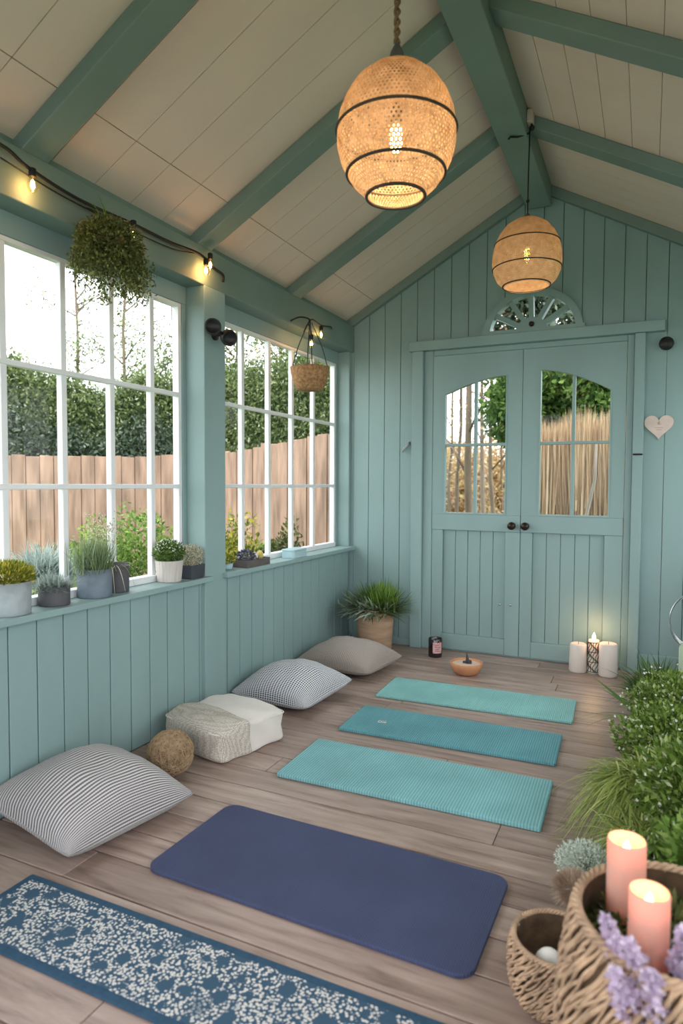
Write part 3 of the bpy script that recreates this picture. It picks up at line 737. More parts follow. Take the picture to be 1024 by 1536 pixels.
# cable clutter at the ridge beam
t = thing('cable_clip', 'dark cable bracket on the ridge beam beside the small pendant cord', 'bracket', (1.358, -.93, 2.90))
MB().box(1.3445, 1.372, -.96, -.90, 2.905, 2.965).build('junction_box', 'heart_wood', t, bevel=.004)
m = MB().tube([(1.365, -.93, 2.905), (1.352, -.93, 2.862), (1.30, -.95, 2.846), (1.27, -.97, 2.843), (1.262, -.98, 2.83)], .005, 6); m.sphere((1.366, -.93, 2.885), .014, 10, 8)
m.build('hook', 'cord_black', t, smooth=True)

# ------------------------------------------------------------------ string lights
def bulb_at(root, p, tilt=0, s=1.0, down=True):
    p = Vector(p)
    sk = MB().lathe([(.004, .012), (.012, .008), (.012, -.016), (.009, -.020)], 12, p, capb=True, capt=True).build('socket', 'cord_black', root, smooth=True)
    bl = MB().lathe([(.008*s, -.020), (.014*s, -.030), (.0185*s, -.045), (.017*s, -.058), (.009*s, -.068), (.0008, -.071)], 14, p).build('bulb', 'bulb_glass', root, smooth=True)
    MB().lathe([(.0005, -.028), (.0065*s, -.036), (.0075*s, -.050), (.0005, -.060)], 10, p).build('filament', 'filament', bl, smooth=True)
    l = bpy.data.lights.new('bulb_light', 'POINT'); l.energy = .16*s; l.color = (1, .48, .17); l.shadow_soft_size = .015
    lo = bpy.data.objects.new('bulb_light', l); COL.objects.link(lo); lo.parent = root; lo.location = p-world_loc(root)+Vector((.0, 0, -.085))
t = thing('string_light', 'black string light cable along the top plate above the near window', 'string light', (.03, -2.8, 2.2))
def smooth_path(P, n=6):
    P = [Vector(p) for p in P]; out = []
    for i in range(len(P)-1):
        p0 = P[max(i-1, 0)]; p1 = P[i]; p2 = P[i+1]; p3 = P[min(i+2, len(P)-1)]
        for k in range(n):
            s = k/n; out.append(.5*((2*p1)+(p2-p0)*s+(2*p0-5*p1+4*p2-p3)*s*s+(3*p1-p0-3*p2+p3)*s**3))
    out.append(P[-1]); return out
path = [(.03, -3.34, 2.215), (.028, -3.1, 2.195), (.028, -2.84, 2.207), (.03, -2.735, 2.178), (.028, -2.52, 2.158), (.026, -2.24, 2.170), (.026, -2.02, 2.172), (.026, -1.815, 2.186), (.02, -1.70, 2.16), (.012, -1.61, 2.152), (.006, -1.60, 2.12)]
MB().tube(smooth_path(path), .0062, 7).build('cord', 'cord_black', t, smooth=True)
MB().tube(smooth_path([(.03, -2.84, 2.165), (.022, -2.6, 2.145), (.022, -2.3, 2.142), (.02, -2.0, 2.152), (.022, -1.83, 2.185)]), .0028, 6).build('thin_wire', 'cord_black', t, smooth=True)
bulb_at(t, (.036, -2.725, 2.17)); bulb_at(t, (.030, -2.245, 2.172), s=.55); bulb_at(t, (.034, -1.775, 2.165)); bulb_at(t, (.036, -1.745, 2.20), s=.85)
t = thing('string_light', 'short string light with two bulbs above the hanging basket', 'string light', (.02, -.66, 2.12))
MB().tube(smooth_path([(.008, -.77, 2.05), (.03, -.76, 2.10), (.03, -.70, 2.14), (.03, -.58, 2.13), (.03, -.45, 2.15), (.015, -.40, 2.15)]), .004, 6).build('cord', 'cord_black', t, smooth=True)
MB().tube(smooth_path([(.03, -.75, 2.10), (.05, -.76, 2.06), (.06, -.77, 2.03)]), .0045, 6).build('drop_wire', 'cord_black', t, smooth=True)
bulb_at(t, (.06, -.77, 2.02), s=1.1); bulb_at(t, (.032, -.585, 2.115), s=.85)

# hanging coir basket
bx, by, bz = .13, -.92, 1.80
t = thing('hanging_basket', 'brown coir hanging basket in front of the far window', 'hanging basket', (bx, by, bz))
m = MB().lathe([(.001, -.130), (.060, -.130), (.078, -.122), (.098, -.075), (.110, -.03), (.112, -.004), (.104, .0), (.098, -.02), (.07, -.05), (.001, -.06)], 40, (bx, by, bz))
m.v = [(a+RNG.normal()*.0012, b_+RNG.normal()*.0012, c+RNG.normal()*.001) for a, b_, c in m.v]
m.build('bowl', 'coir', t, smooth=True)
MB().tube([(bx+.109*math.cos(2*PI*k/48), by+.109*math.sin(2*PI*k/48), bz) for k in range(48)], .006, 8, closed=True).build('rim', 'coir', t, smooth=True)
for k, an in enumerate((20, 110, 200, 290)):
    a = math.radians(an)
    MB().tube(smooth_path([(bx+.105*math.cos(a), by+.105*math.sin(a), bz-.005), (bx+.07*math.cos(a), by+.07*math.sin(a), bz+.12), (bx+.01*math.cos(a), by+.01*math.sin(a), bz+.26)]), .0032, 6).build('hanger_wire', 'slate_planter', t, smooth=True)
MB().tube(smooth_path([(.0, by, bz+.285), (.06, by, bz+.30), (bx-.01, by, bz+.285), (bx, by, bz+.258)]), .0045, 6).build('wall_hook', 'cord_black', t, smooth=True)
V = blades(np.array([bx, by, bz-.03])+RNG.normal(size=(26, 3))*[.04, .04, 0], np.c_[RNG.normal(size=(26, 2))*.25, np.ones(26)], RNG.uniform(.05, .13, 26), .006, .15)
build_blades('foliage', V, 'leaf_olive', t)

# hanging trailing plant
def ell(n, c, r, shell=.5):
    d = norm(RNG.normal(size=(n, 3))); rr = (shell+(1-shell)*RNG.random((n, 1)))**.6
    return np.array(c)+d*rr*np.array(r), d
hx, hy, hz = .12, -2.465, 1.985
t = thing('hanging_fern', 'bushy olive green trailing plant hanging above the near window', 'hanging plant', (hx, hy, hz))
MB().lathe([(.001, -.06), (.04, -.055), (.06, -.02), (.062, .015), (.057, .015), (.001, .01)], 24, (hx, hy, hz+.03)).build('coir_pot', 'coir', t, smooth=True)
for dy in (-.06, .06): MB().tube(smooth_path([(hx, hy+dy, hz+.06), (hx*.8, hy+dy*.5, hz+.12), (0.0, hy, hz+.17)]), .003, 6).build('hanger_wire', 'cord_black', t, smooth=True)
P, D = ell(5200, (hx, hy, hz+.02), (.11, .135, .09), .3)
st = []
for i in range(150):
    a = RNG.uniform(0, 2*PI); r0 = RNG.uniform(.03, .105); L_ = RNG.uniform(.06, .19)*(1 if math.sin(a) > -.3 else .75)
    n = 34; tt = RNG.random((n, 1)); base = np.array([hx+r0*math.cos(a), hy+r0*1.2*math.sin(a), hz])
    st.append(base+tt*np.array([.03*math.cos(a), .06*math.sin(a)+.025, -L_])+RNG.normal(size=(n, 3))*.008)
S = np.concatenate(st); DS = RNG.normal(size=S.shape)*.7+[0, 0, -.6]
PP = np.concatenate([P, S]); DD = np.concatenate([D*.6+RNG.normal(size=D.shape)*.6, DS])
flush_quads('foliage', leaves(PP, DD, RNG.uniform(.010, .020, len(PP)), RNG.uniform(.005, .009, len(PP))), 'leaf_olive', t)
V = blades(np.array([hx, hy, hz+.06])+RNG.normal(size=(12, 3))*.02, np.array([[0, -1, .55], [.1, -.7, .8], [0, -.4, 1], [.2, -1, .3], [0, -.9, .35], [.1, .3, 1], [0, .6, .6], [.2, -.2, 1], [.1, 1, .2], [0, -.6, 1], [.1, -.8, .6], [0, .9, -.1]]), RNG.uniform(.08, .17, 12), .006, .1)
build_blades('long_blade', V, 'leaf_fern', t)

# ------------------------------------------------------------------ wall items
t = thing('spotlight', 'black twin-headed round spotlight on the broad post between windows', 'wall light', (.0, -1.66, 1.85))
MB().lathe([(.001, 0), (.03, 0), (.03, .012), (.001, .014)], 20).build('x', 'black_metal').name = 'tmp'
o = bpy.data.objects['tmp']; bpy.data.objects.remove(o)
def disc_x(cx, cy, cz, prof, n=24):
    m = MB().lathe(prof, n); m.v = [(cx+z, cy+x, cz+y) for x, y, z in m.v]; return m
disc_x(.0, -1.665, 1.85, [(.001, 0), (.026, 0), (.026, .010), (.010, .014), (.009, .05)]).build('wall_plate', 'black_metal', t, smooth=True)
def head(c, aim, r):
    c = Vector(c); aim = Vector(aim).normalized(); q = aim.to_track_quat('Z', 'Y')
    m = MB().lathe([(.001, -r*.95), (r*.55, -r*.8), (r*.92, -r*.3), (r, .15*r), (r*.97, r*.55), (r*.80, r*.62), (r*.76, r*.3), (.001, r*.28)], 28)
    m.v = [tuple(c+q @ Vector(p)) for p in m.v]; return m
head((.085, -1.792, 1.853), (.5, -.8, -.1), .039).build('lamp_head', 'black_metal', t, smooth=True)
head((.085, -1.672, 1.829), (.75, -.5, -.35), .039).build('lamp_head', 'black_metal', t, smooth=True)
MB().tube([(.04, -1.665, 1.85), (.07, -1.70, 1.842), (.085, -1.775, 1.85)], .009, 8).build('arm', 'black_metal', t, smooth=True)
MB().tube([(.04, -1.665, 1.85), (.085, -1.672, 1.83)], .009, 8).build('arm', 'black_metal', t, smooth=True)

t = thing('wall_knob', 'black round knob fixed to the wall at the door header end', 'wall knob', (2.0, 0, 1.955))
m = MB().lathe([(.001, 0), (.018, 0), (.018, .015), (.034, .022), (.040, .036), (.036, .05), (.02, .06), (.001, .062)], 24); m.v = [(2.002+x, -z, 1.955+y) for x, y, z in m.v]
m.build('knob_body', 'black_metal', t, smooth=True)
t = thing('hanging_heart', 'pale wooden heart plaque hanging beside the door casing', 'heart plaque', (1.972, -.006, 1.48))
hp = []
for i in range(48):
    a = 2*PI*i/48; hp.append((1.974+.0049*16*math.sin(a)**3, 1.482+.0050*(13*math.cos(a)-5*math.cos(2*a)-2*math.cos(3*a)-math.cos(4*a))))
MB().prism(hp, lambda a_, b_, d: (a_, d, b_), -.016, -.002).build('heart', 'heart_wood', t, bevel=.002)
m = MB()
m.prism([(1.966, 1.497), (1.974, 1.506), (1.981, 1.502), (1.977, 1.494), (1.988, 1.488), (1.970, 1.487)], lambda a_, b_, d: (a_, d, b_), -.0172, -.0162)
for k, (xa, xb) in enumerate(((1.952, 1.996), (1.960, 1.990))): m.box(xa, xb, -.0172, -.0162, 1.468-.012*k, 1.471-.012*k)
m.build('bird_motif', 'heart_mark', t)
t = thing('mounted_hook', 'small metal hook on the wall between corner and door casing', 'hook', (.405, 0, 1.39))
m = MB().tube([(.425, -.006, 1.415), (.418, -.02, 1.402), (.395, -.026, 1.375), (.378, -.02, 1.352)], [.007, .010, .012, .006], 10); m.box(.412, .430, -.004, 0, 1.395, 1.425)
m.build('hook_body', 'galvanised', t, smooth=True)
t = thing('mounted_latch', 'small dark latch on the right door casing', 'latch', (1.86, -.045, 1.313))
m = MB().box(1.838, 1.884, -.050, -.0455, 1.308, 1.318); m.tube([(1.84, -.052, 1.313), (1.892, -.054, 1.313)], .004, 8); m.build('latch_body', 'dark_bronze', t)

# ------------------------------------------------------------------ plants in pots
def pot_round(root, x, y, z0, r0, r1, h, mat, rib=0, th=.006):
    m = MB(); n = 48
    prof = [(.001, 0), (r0, 0), (r0+.003, .004), (r1, h), (r1-th, h), (r1-th-.002, h*.82), (.001, h*.82)]
    m.lathe(prof[:6], n, (x, y, z0))
    if rib:
        m.v = [(x+(a-x)*(1+(rib if (i % 2) else 0)*(1 if i//n in (2, 3) else 0)), y+(b_-y)*(1+(rib if (i % 2) else 0)*(1 if i//n in (2, 3) else 0)), c) for i, (a, b_, c) in enumerate(m.v)]
    m.build('pot', mat, root, smooth=not rib)
    MB().lathe([(r1-th-.001, h*.84), (.001, h*.86)], 24, (x, y, z0)).build('soil', 'soil', root)
SZ = .680
PX = -.052
# yellow green conifer-like plant in pale pot
t = thing('potted_plant', 'yellow-green bushy plant in a pale grey pot, largest pot nearest the viewer', 'potted plant', (PX, -2.775, SZ))
pot_round(t, PX, -2.775, SZ, .068, .073, .112, 'pale_concrete')
P, D = ell(2600, (PX, -2.775, SZ+.128), (.074, .085, .048), .3); D2 = D+[0, 0, .8]
flush_quads('foliage', leaves(P, D2+RNG.normal(size=D.shape)*.3, RNG.uniform(.012, .024, len(P)), .005), 'leaf_yellow', t)
# silver spiky grass in a dark pot
def spiky(root, c, n, L, mat, spread=1.0, w=.0022, up=.4, droop=.12):
    d = norm(RNG.normal(size=(n, 3))*[1, 1, .75]); d[:, 2] = np.abs(d[:, 2])+up*RNG.random(n)-.1
    V = blades(np.array(c)+RNG.normal(size=(n, 3))*[.012*spread, .012*spread, .003], d, RNG.uniform(.6, 1, n)*L, w, droop, 4)
    return build_blades('foliage', V, mat, root)
t = thing('potted_plant', 'spiky silver grass in a small charcoal pot, second from the viewer', 'potted plant', (PX, -2.585, SZ))
pot_round(t, PX, -2.585, SZ, .052, .055, .072, 'dark_concrete')
spiky(t, (PX, -2.585, SZ+.06), 900, .088, 'leaf_bluegrey', 1.6)
# lavender-like herb in blue-grey pot
t = thing('potted_plant', 'tall feathery herb in a blue-grey pot at the middle of the near sill', 'potted plant', (PX, -2.39, SZ))
pot_round(t, PX, -2.39, SZ, .062, .067, .112, 'blue_grey_concrete')
d = norm(np.c_[RNG.normal(size=(900, 2))*[.35, .45], np.ones(900)])
V = blades(np.array([PX, -2.39, SZ+.095])+RNG.normal(size=(900, 3))*[.024, .03, .002], d, RNG.uniform(.05, .17, 900), .0028, .06, 4)
build_blades('foliage', V, 'leaf_pale', t)
P = []
for i in range(34):
    dd = norm(np.array([RNG.normal()*.18, RNG.normal()*.22+.12, 1.0])); L_ = RNG.uniform(.15, .25)
    k = 14; tt = np.linspace(.7, 1, k)[:, None]; P.append(np.array([PX, -2.38, SZ+.09])+dd*L_*tt+RNG.normal(size=(k, 3))*.0035)
P = np.concatenate(P); flush_quads('flower_spike', leaves(P, RNG.normal(size=P.shape)+[0, 0, .8], .009, .006), 'leaf_cream', t)
V = blades(np.array([[PX+.055, -2.36+.012*i, SZ+.11] for i in range(7)]), np.array([[.5, .2*i-.4, .5] for i in range(7)]), .15, .003, 1.2, 7)
build_blades('trailing_stem', V, 'leaf_cream', t)
t = thing('plant_pot', 'plain taupe pot tucked behind the blue-grey herb pot', 'pot', (-.07, -2.285, SZ))
pot_round(t, -.062, -2.262, SZ, .047, .05, .118, 'dark_concrete')
# ribbed pot
t = thing('potted_plant', 'green shrub with white tips in a ribbed pale pot', 'potted plant', (PX, -1.945, SZ))
pot_round(t, PX, -1.945, SZ, .050, .062, .098, 'ribbed_clay', rib=.02)
P, D = ell(1500, (PX, -1.945, SZ+.135), (.066, .072, .052), .3)
flush_quads('foliage', leaves(P, D+RNG.normal(size=D.shape)*.5, RNG.uniform(.010, .018, len(P)), .007), 'leaf_fern', t)
P, D = ell(190, (PX, -1.945, SZ+.152), (.066, .072, .045), .8); P = P[P[:, 2] > SZ+.14]
flush_quads('blossom', leaves(P, RNG.normal(size=P.shape), .009, .007), 'leaf_white', t)
# square slate pot with cream flowers
t = thing('potted_plant', 'cream-flowered plant in a dark square pot against the broad post', 'potted plant', (PX+.01, -1.81, SZ))
m = MB(); X0, Y0 = PX+.012, -1.812
m.add([(X0-.046, Y0-.046, SZ), (X0+.046, Y0-.046, SZ), (X0+.046, Y0+.046, SZ), (X0-.046, Y0+.046, SZ), (X0-.052, Y0-.052, SZ+.065), (X0+.052, Y0-.052, SZ+.065), (X0+.052, Y0+.052, SZ+.065), (X0-.052, Y0+.052, SZ+.065),
       (X0-.046, Y0-.046, SZ+.065), (X0+.046, Y0-.046, SZ+.065), (X0+.046, Y0+.046, SZ+.065), (X0-.046, Y0+.046, SZ+.065), (X0-.046, Y0-.046, SZ+.05), (X0+.046, Y0-.046, SZ+.05), (X0+.046, Y0+.046, SZ+.05), (X0-.046, Y0+.046, SZ+.05)],
      [(0,3,2,1),(0,1,5,4),(1,2,6,5),(2,3,7,6),(3,0,4,7),(4,5,9,8),(5,6,10,9),(6,7,11,10),(7,4,8,11),(8,9,13,12),(9,10,14,13),(10,11,15,14),(11,8,12,15),(12,13,14,15)])
m.build('pot', 'slate_planter', t, bevel=.003)
P, D = ell(1500, (X0, Y0, SZ+.105), (.066, .064, .055), .2)
flush_quads('foliage', leaves(P, D+RNG.normal(size=D.shape)*.5, RNG.uniform(.007, .012, len(P)), .005), 'leaf_cream', t)

# far sill: rock tray, box, small yellow flower
tx, ty = -.045, -1.285
t = thing('rock_garden_tray', 'dark rectangular tray of grey succulents and pebbles on the far sill', 'planter tray', (tx, ty, SZ))
m = MB(); a, c, h = .058, .115, .038
m.box(tx-a, tx+a, ty-c, ty+c, SZ, SZ+.006); m.box(tx-a, tx-a+.006, ty-c, ty+c, SZ+.006, SZ+h); m.box(tx+a-.006, tx+a, ty-c, ty+c, SZ+.006, SZ+h)
m.box(tx-a+.006, tx+a-.006, ty-c, ty-c+.006, SZ+.006, SZ+h); m.box(tx-a+.006, tx+a-.006, ty+c-.006, ty+c, SZ+.006, SZ+h)
m.build('tray', 'tray_dark', t)
MB().box(tx-a+.006, tx+a-.006, ty-c+.006, ty+c-.006, SZ+.006, SZ+.030).build('gravel', 'soil', t)
P, D = ell(500, (tx, ty-.04, SZ+.05), (.045, .06, .035), .2)
flush_quads('succulent', leaves(P, D+RNG.normal(size=D.shape)*.3, .016, .011), 'rock_grey', t)
MB().sphere((tx, ty+.035, SZ+.047), .026, 14, 10, .8).build('pebble', 'pebble_white', t, smooth=True)
MB().sphere((tx-.02, ty+.06, SZ+.050), .022, 14, 10, .9).build('pebble', 'heart_wood', t, smooth=True)
m = MB().sphere((tx+.01, ty+.085, SZ+.050), .020, 14, 10, 1.3); m.build('cactus', 'cactus_yellow', t, smooth=True)
tx, ty = -.03, -.815
t = thing('tin_box', 'pale blue oblong box on the far window sill', 'box', (tx, ty, SZ))
def rrect(hx, hy, r, n=6):
    out = []
    for cx_, cy_, a0 in ((hx-r, hy-r, 0), (-hx+r, hy-r, 90), (-hx+r, -hy+r, 180), (hx-r, -hy+r, 270)):
        for k in range(n+1): a = math.radians(a0+90*k/n); out.append((cx_+r*math.cos(a), cy_+r*math.sin(a)))
    return out
MB().prism([(tx+p, ty+q) for p, q in rrect(.045, .085, .02)], lambda a_, b_, d: (a_, b_, d), SZ, SZ+.040).build('body', 'pale_blue_tin', t, bevel=.002)
MB().prism([(tx+p, ty+q) for p, q in rrect(.047, .087, .021)], lambda a_, b_, d: (a_, b_, d), SZ+.0405, SZ+.052).build('lid', 'pale_blue_tin', t, bevel=.003)
tx, ty = -.07, -1.47
t = thing('potted_plant', 'small yellow-flowered plant just beyond the broad post on the far sill', 'potted plant', (tx, ty, SZ))
pot_round(t, tx, ty, SZ, .028, .034, .03, 'pale_blue_tin')
P, D = ell(500, (tx, ty, SZ+.055), (.04, .055, .03), .2)
flush_quads('foliage', leaves(P, D+RNG.normal(size=D.shape)*.4, .014, .008), 'leaf_yellow', t)

# corner plant
cx_, cy_ = .255, -.195
t = thing('potted_plant', 'leafy evergreen plant in a tan banded pot in the far corner', 'potted plant', (cx_, cy_, 0))
pot_round(t, cx_, cy_, 0, .112, .130, .285, 'wood_pot', th=.010)
def corner_leaves(name, n, ar, er, lr, wr_, dr, mat, off=(0, 0)):
    a = RNG.uniform(*ar, n); el = RNG.uniform(*er, n)
    D = np.c_[np.cos(a)*np.cos(el), np.sin(a)*np.cos(el), np.sin(el)]
    V = blades(np.array([cx_+off[0], cy_+off[1], .262])+RNG.normal(size=(n, 3))*[.045, .04, .01], D, RNG.uniform(*lr, n), RNG.uniform(*wr_, n), dr, 5)
    V[..., 0] = np.maximum(V[..., 0], .03); V[..., 1] = np.minimum(V[..., 1], -.062)
    build_blades(name, V, mat, t)
corner_leaves('dark_foliage', 750, (0, 2*PI), (.0, 1.3), (.12, .25), (.012, .020), .2, 'leaf_fern')
corner_leaves('upright_foliage', 420, (0, 2*PI), (.8, 1.5), (.14, .235), (.007, .012), .04, 'leaf_bright', (.055, 0))
corner_leaves('pale_foliage', 300, (2.9, 5.1), (.1, .9), (.15, .27), (.014, .024), .22, 'leaf_frost', (-.02, -.02))
corner_leaves('side_foliage', 200, (-1.2, .6), (.15, .7), (.16, .29), (.010, .016), .2, 'leaf_pale', (.03, 0))

# ------------------------------------------------------------------ cushions
def pillow(name, lab, cx, cy, rot, sx, sy, th, mat, tilt=(0, 0), lift=0., wr=.010, seed=0, pinch=.055, pw=.42):
    n = 48; r = np.random.default_rng(seed); ph = r.uniform(0, 6, 12)
    root = thing(name, lab, 'cushion', (cx, cy, 0))
    def surf(u, v, top):
        f = max(0, (1-u*u))*max(0, (1-v*v)); z = th*(f**pw)
        x = sx/2*u*(1-pinch*(1-v*v)*abs(u)); y = sy/2*v*(1-pinch*(1-u*u)*abs(v))
        w = wr*(math.sin(5*u+3*v+ph[0])+.7*math.sin(9*v-4*u+ph[1])+.4*math.sin(14*u+6*v+ph[2]))*min(1, f*2)*(f**.3)
        zz = (z*.72+w) if top else -z*.28
        e = .004
        return (x, y, zz+th*.28+(e if top else -e)*0+.012*(abs(u)*abs(v))**6)
    vs = []; uvs = []
    for top in (1, 0):
        for i in range(n+1):
            for j in range(n+1):
                u, v = math.sin((i/n-.5)*PI), math.sin((j/n-.5)*PI)
                u = .5*u+.5*(2*i/n-1); v = .5*v+.5*(2*j/n-1)
                vs.append(surf(u, v, top)); q_ = lambda w_, s_: w_*.5+math.copysign(abs(w_)**3*(1-max(0, 1-w_*w_)**pw)*th*.75/s_, w_); uvs.append((q_(u, sx)+.5, q_(v, sy)+.5))
    N1 = (n+1)**2; fs = []
    ca, sa = math.cos(rot), math.sin(rot)
    for i in range(n):
        for j in range(n):
            p = i*(n+1)+j; fs.append((p, p+n+1, p+n+2, p+1)); p += N1; fs.append((p, p+1, p+n+2, p+n+1))
    R_ = Matrix.Rotation(rot, 3, 'Z') @ Matrix.Rotation(tilt[0], 3, 'X') @ Matrix.Rotation(tilt[1], 3, 'Y')
    P = [R_ @ Vector(p) for p in vs]; mz = min(p.z for p in P)
    m = MB(); m.add([(max(-.016, p.x+cx), p.y+cy, max(.001, p.z-mz+lift)) for p in P], fs)
    o = m.build('cover', mat, root, smooth=True)
    uvl = o.data.uv_layers.new(name='UVMap')
    li = np.zeros(len(o.data.loops), dtype=np.int32); o.data.loops.foreach_get('vertex_index', li)
    uvl.data.foreach_set('uv', np.array(uvs, dtype=np.float32)[li].reshape(-1))
    # piped seam
    ring = []
    for s in range(4):
        for k in range(n):
            q = -1+2*k/n
            u, v = ((q, -1), (1, q), (-q, 1), (-1, -q))[s]; ring.append(surf(u, v, 1))
    P = [R_ @ Vector(p) for p in ring]
    s_ = MB().tube([(max(-.014, p.x+cx), p.y+cy, max(.004, p.z-mz+lift)) for p in P], .0028, 6, closed=True).build('seam', mat, root, smooth=True)
    u2 = s_.data.uv_layers.new(name='UVMap')
    return root
pillow('floor_cushion', 'large grey and white striped cushion nearest the viewer against the window wall', .232, -2.700, math.radians(-10), .50, .47, .205, 'cloth_stripe', tilt=(0, .05), seed=1, wr=.004)
pillow('floor_cushion', 'navy and white checked cushion between the white pouf and the beige cushion', .250, -1.325, math.radians(-6), .46, .45, .185, 'cloth_check', seed=4, tilt=(.05, 0), wr=.004)
pillow('floor_cushion', 'plain beige-grey cushion, farthest along the window wall beside the corner plant', .292, -.70, math.radians(-6), .50, .44, .185, 'cloth_beige', seed=6, wr=.004)

# white pouf cushion with knitted cover at one end
px_, py_, pr_, rot = .262, -1.955, .0, math.radians(14)
t = thing('floor_pouf', 'white canvas box cushion with a knitted end beside the twine ball', 'cushion', (px_, py_, 0))
def pouf_mesh(hx, hy, h, x0f=-1, x1f=1, grow=0., seed=2):
    """rounded soft box; keeps the part between x0f and x1f of its length"""
    n = 36; vs = []; fs = []; uv = []
    r = np.random.default_rng(seed); ph = r.uniform(0, 6, 8)
    for i in range(n+1):
        fx = x0f+(x1f-x0f)*i/n
        ring = 72
        ex = abs(fx)**6; k = (1-.0*ex)
        endc = math.sqrt(max(0, 1-abs(fx)**14))
        for j in range(ring):
            a = 2*PI*j/ring; ca, sa = math.cos(a), math.sin(a); p = .20
            yy = math.copysign(abs(ca)**p, ca); zz = math.copysign(abs(sa)**p, sa)
            bul = 1+.07*(1-fx*fx)
            y = hy*yy*(.45+.55*endc)*(1-.03*(1-zz*zz)); z = h/2+h/2*zz*bul*(.35+.65*endc)*(1+.09*(1-yy*yy))
            y += .006*math.sin(7*fx+ph[0]+3*zz); z += .005*math.sin(8*fx+4*yy+ph[1])*(1 if zz > 0 else 0)
            x = hx*fx*(1+.03*(1-yy*yy))
            c = Vector((x, y*(1+grow), (z-h/2)*(1+grow)+h/2)); vs.append((c.x, c.y, max(c.z, .002))); uv.append((fx*.5+.5, j/ring*2.2))
    for i in range(n):
        for j in range(72):
            fs.append((i*72+j, i*72+(j+1) % 72, (i+1)*72+(j+1) % 72, (i+1)*72+j))
    fs.append(tuple(range(71, -1, -1))); fs.append(tuple(n*72+j for j in range(72)))
    return vs, fs, uv
def place(vs, cx, cy, rot):
    R_ = Matrix.Rotation(rot, 3, 'Z'); return [tuple((R_ @ Vector(p))+Vector((cx, cy, 0))) for p in vs]
vs, fs, uv = pouf_mesh(.195, .195, .135)
prot = math.radians(75)
m = MB(); m.add(place(vs, px_, py_, prot), fs); m.build('cover', 'canvas', t, smooth=True)
vs, fs, uv = pouf_mesh(.197, .197, .135, -1.0, -.15, .022)
m = MB(); m.add(place(vs, px_, py_, prot), fs); o = m.build('knitted_cover', 'cloth_knit', t, smooth=True); o['label'] = 'cream knitted end cover'
uvl = o.data.uv_layers.new(name='UVMap')
for l in o.data.loops: uvl.data[l.index].uv = uv[l.vertex_index]
# seam piping on the pouf
R_ = Matrix.Rotation(prot, 3, 'Z')
seam_pts = [(.11+.0*s, sgn*.0, 0) for s in (0,) for sgn in (1,)]
ring = []
for q in rrect(.190, .188, .03, 6): ring.append(R_ @ Vector((q[0], q[1], .118))+Vector((px_, py_, 0)))
MB().tube(ring, .003, 6, closed=True).build('seam', 'canvas', t, smooth=True)

# twine ball
bc = Vector((.275, -2.335, .088))
t = thing('twine_ball', 'brown ball of wound twine beside the white pouf', 'ball', (bc.x, bc.y, 0))
MB().sphere(bc, .084, 24, 16).build('core', 'twine', t, smooth=True)
m = MB()
for i in range(150):
    q = Euler((RNG.uniform(0, PI), RNG.uniform(0, PI), RNG.uniform(0, PI))).to_matrix(); off = RNG.uniform(-.045, .045); R0 = RNG.uniform(.0845, .0875); rr = math.sqrt(R0*R0-off*off)
    a0 = RNG.uniform(0, 6); sp_ = RNG.uniform(2.5, 6.2)
    m.tube([bc+q @ Vector((rr*math.cos(a0+sp_*k/24), rr*math.sin(a0+sp_*k/24), off+.004*math.sin(k*.7))) for k in range(25)], RNG.uniform(.0012, .0022), 5)
m.build('winding', 'twine_light', t, smooth=True)

# ------------------------------------------------------------------ mats and rug
def yoga_mat(lab, P, th, r, mat, rot_extra=0):
    """P: four floor corners, far-left, far-right, near-right, near-left"""
    c = np.mean(np.array(P), 0); A = np.array(P[1])-np.array(P[0]); B = np.array(P[2])-np.array(P[3]); ang = math.atan2(*( (A+B)[::-1]))
    L = (np.linalg.norm(A)+np.linalg.norm(B))/2; Wd = (np.linalg.norm(np.array(P[1])-P[2])+np.linalg.norm(np.array(P[0])-P[3]))/2
    m = MB().prism([(p, q) for p, q in rrect(L/2, Wd/2, r, 8)], lambda a_, b_, d: (a_, b_, d), .0008, th)
    o = m.build('yoga_mat', mat, bevel=.003); o.location = (c[0], c[1], 0); o.rotation_euler = (0, 0, ang)
    return tag(o, lab, 'yoga mat', 'yoga mats laid across the floor')
yoga_mat('large dark navy yoga mat with rounded corners, widest on the floor', [(.640, -2.440), (1.590, -2.452), (1.590, -2.885), (.600, -2.860)], .013, .045, 'mat_navy')
mm = yoga_mat('light aqua yoga mat directly beyond the navy mat', [(.637, -1.800), (1.625, -1.775), (1.635, -2.150), (.655, -2.170)], .017, .008, 'mat_aqua')
mt = yoga_mat('deeper teal yoga mat, the middle one of the three blue-green mats', [(.655, -1.300), (1.605, -1.287), (1.612, -1.602), (.665, -1.650)], .015, .008, 'mat_teal')
yoga_mat('pale mint yoga mat closest to the double doors', [(.625, -.785), (1.617, -.752), (1.625, -1.095), (.640, -1.130)], .013, .008, 'mat_mint')
# small emblem on teal mat
m = MB()
for k, (a, c) in enumerate(((-.014, .0), (.0, .0), (.014, .0))):
    m.tube([(a+.006*math.cos(s), c+.008*math.sin(s), 0) for s in np.linspace(.6*k, 5+.6*k, 14)], .0016, 5)
m.tube([(-.02, -.014, 0), (.02, -.012, 0)], .0015, 5)
o = m.build('emblem', 'heart_wood', mt, world=False); o.location = (-.315, -.015, .0148); o.rotation_euler = (0, 0, .1)
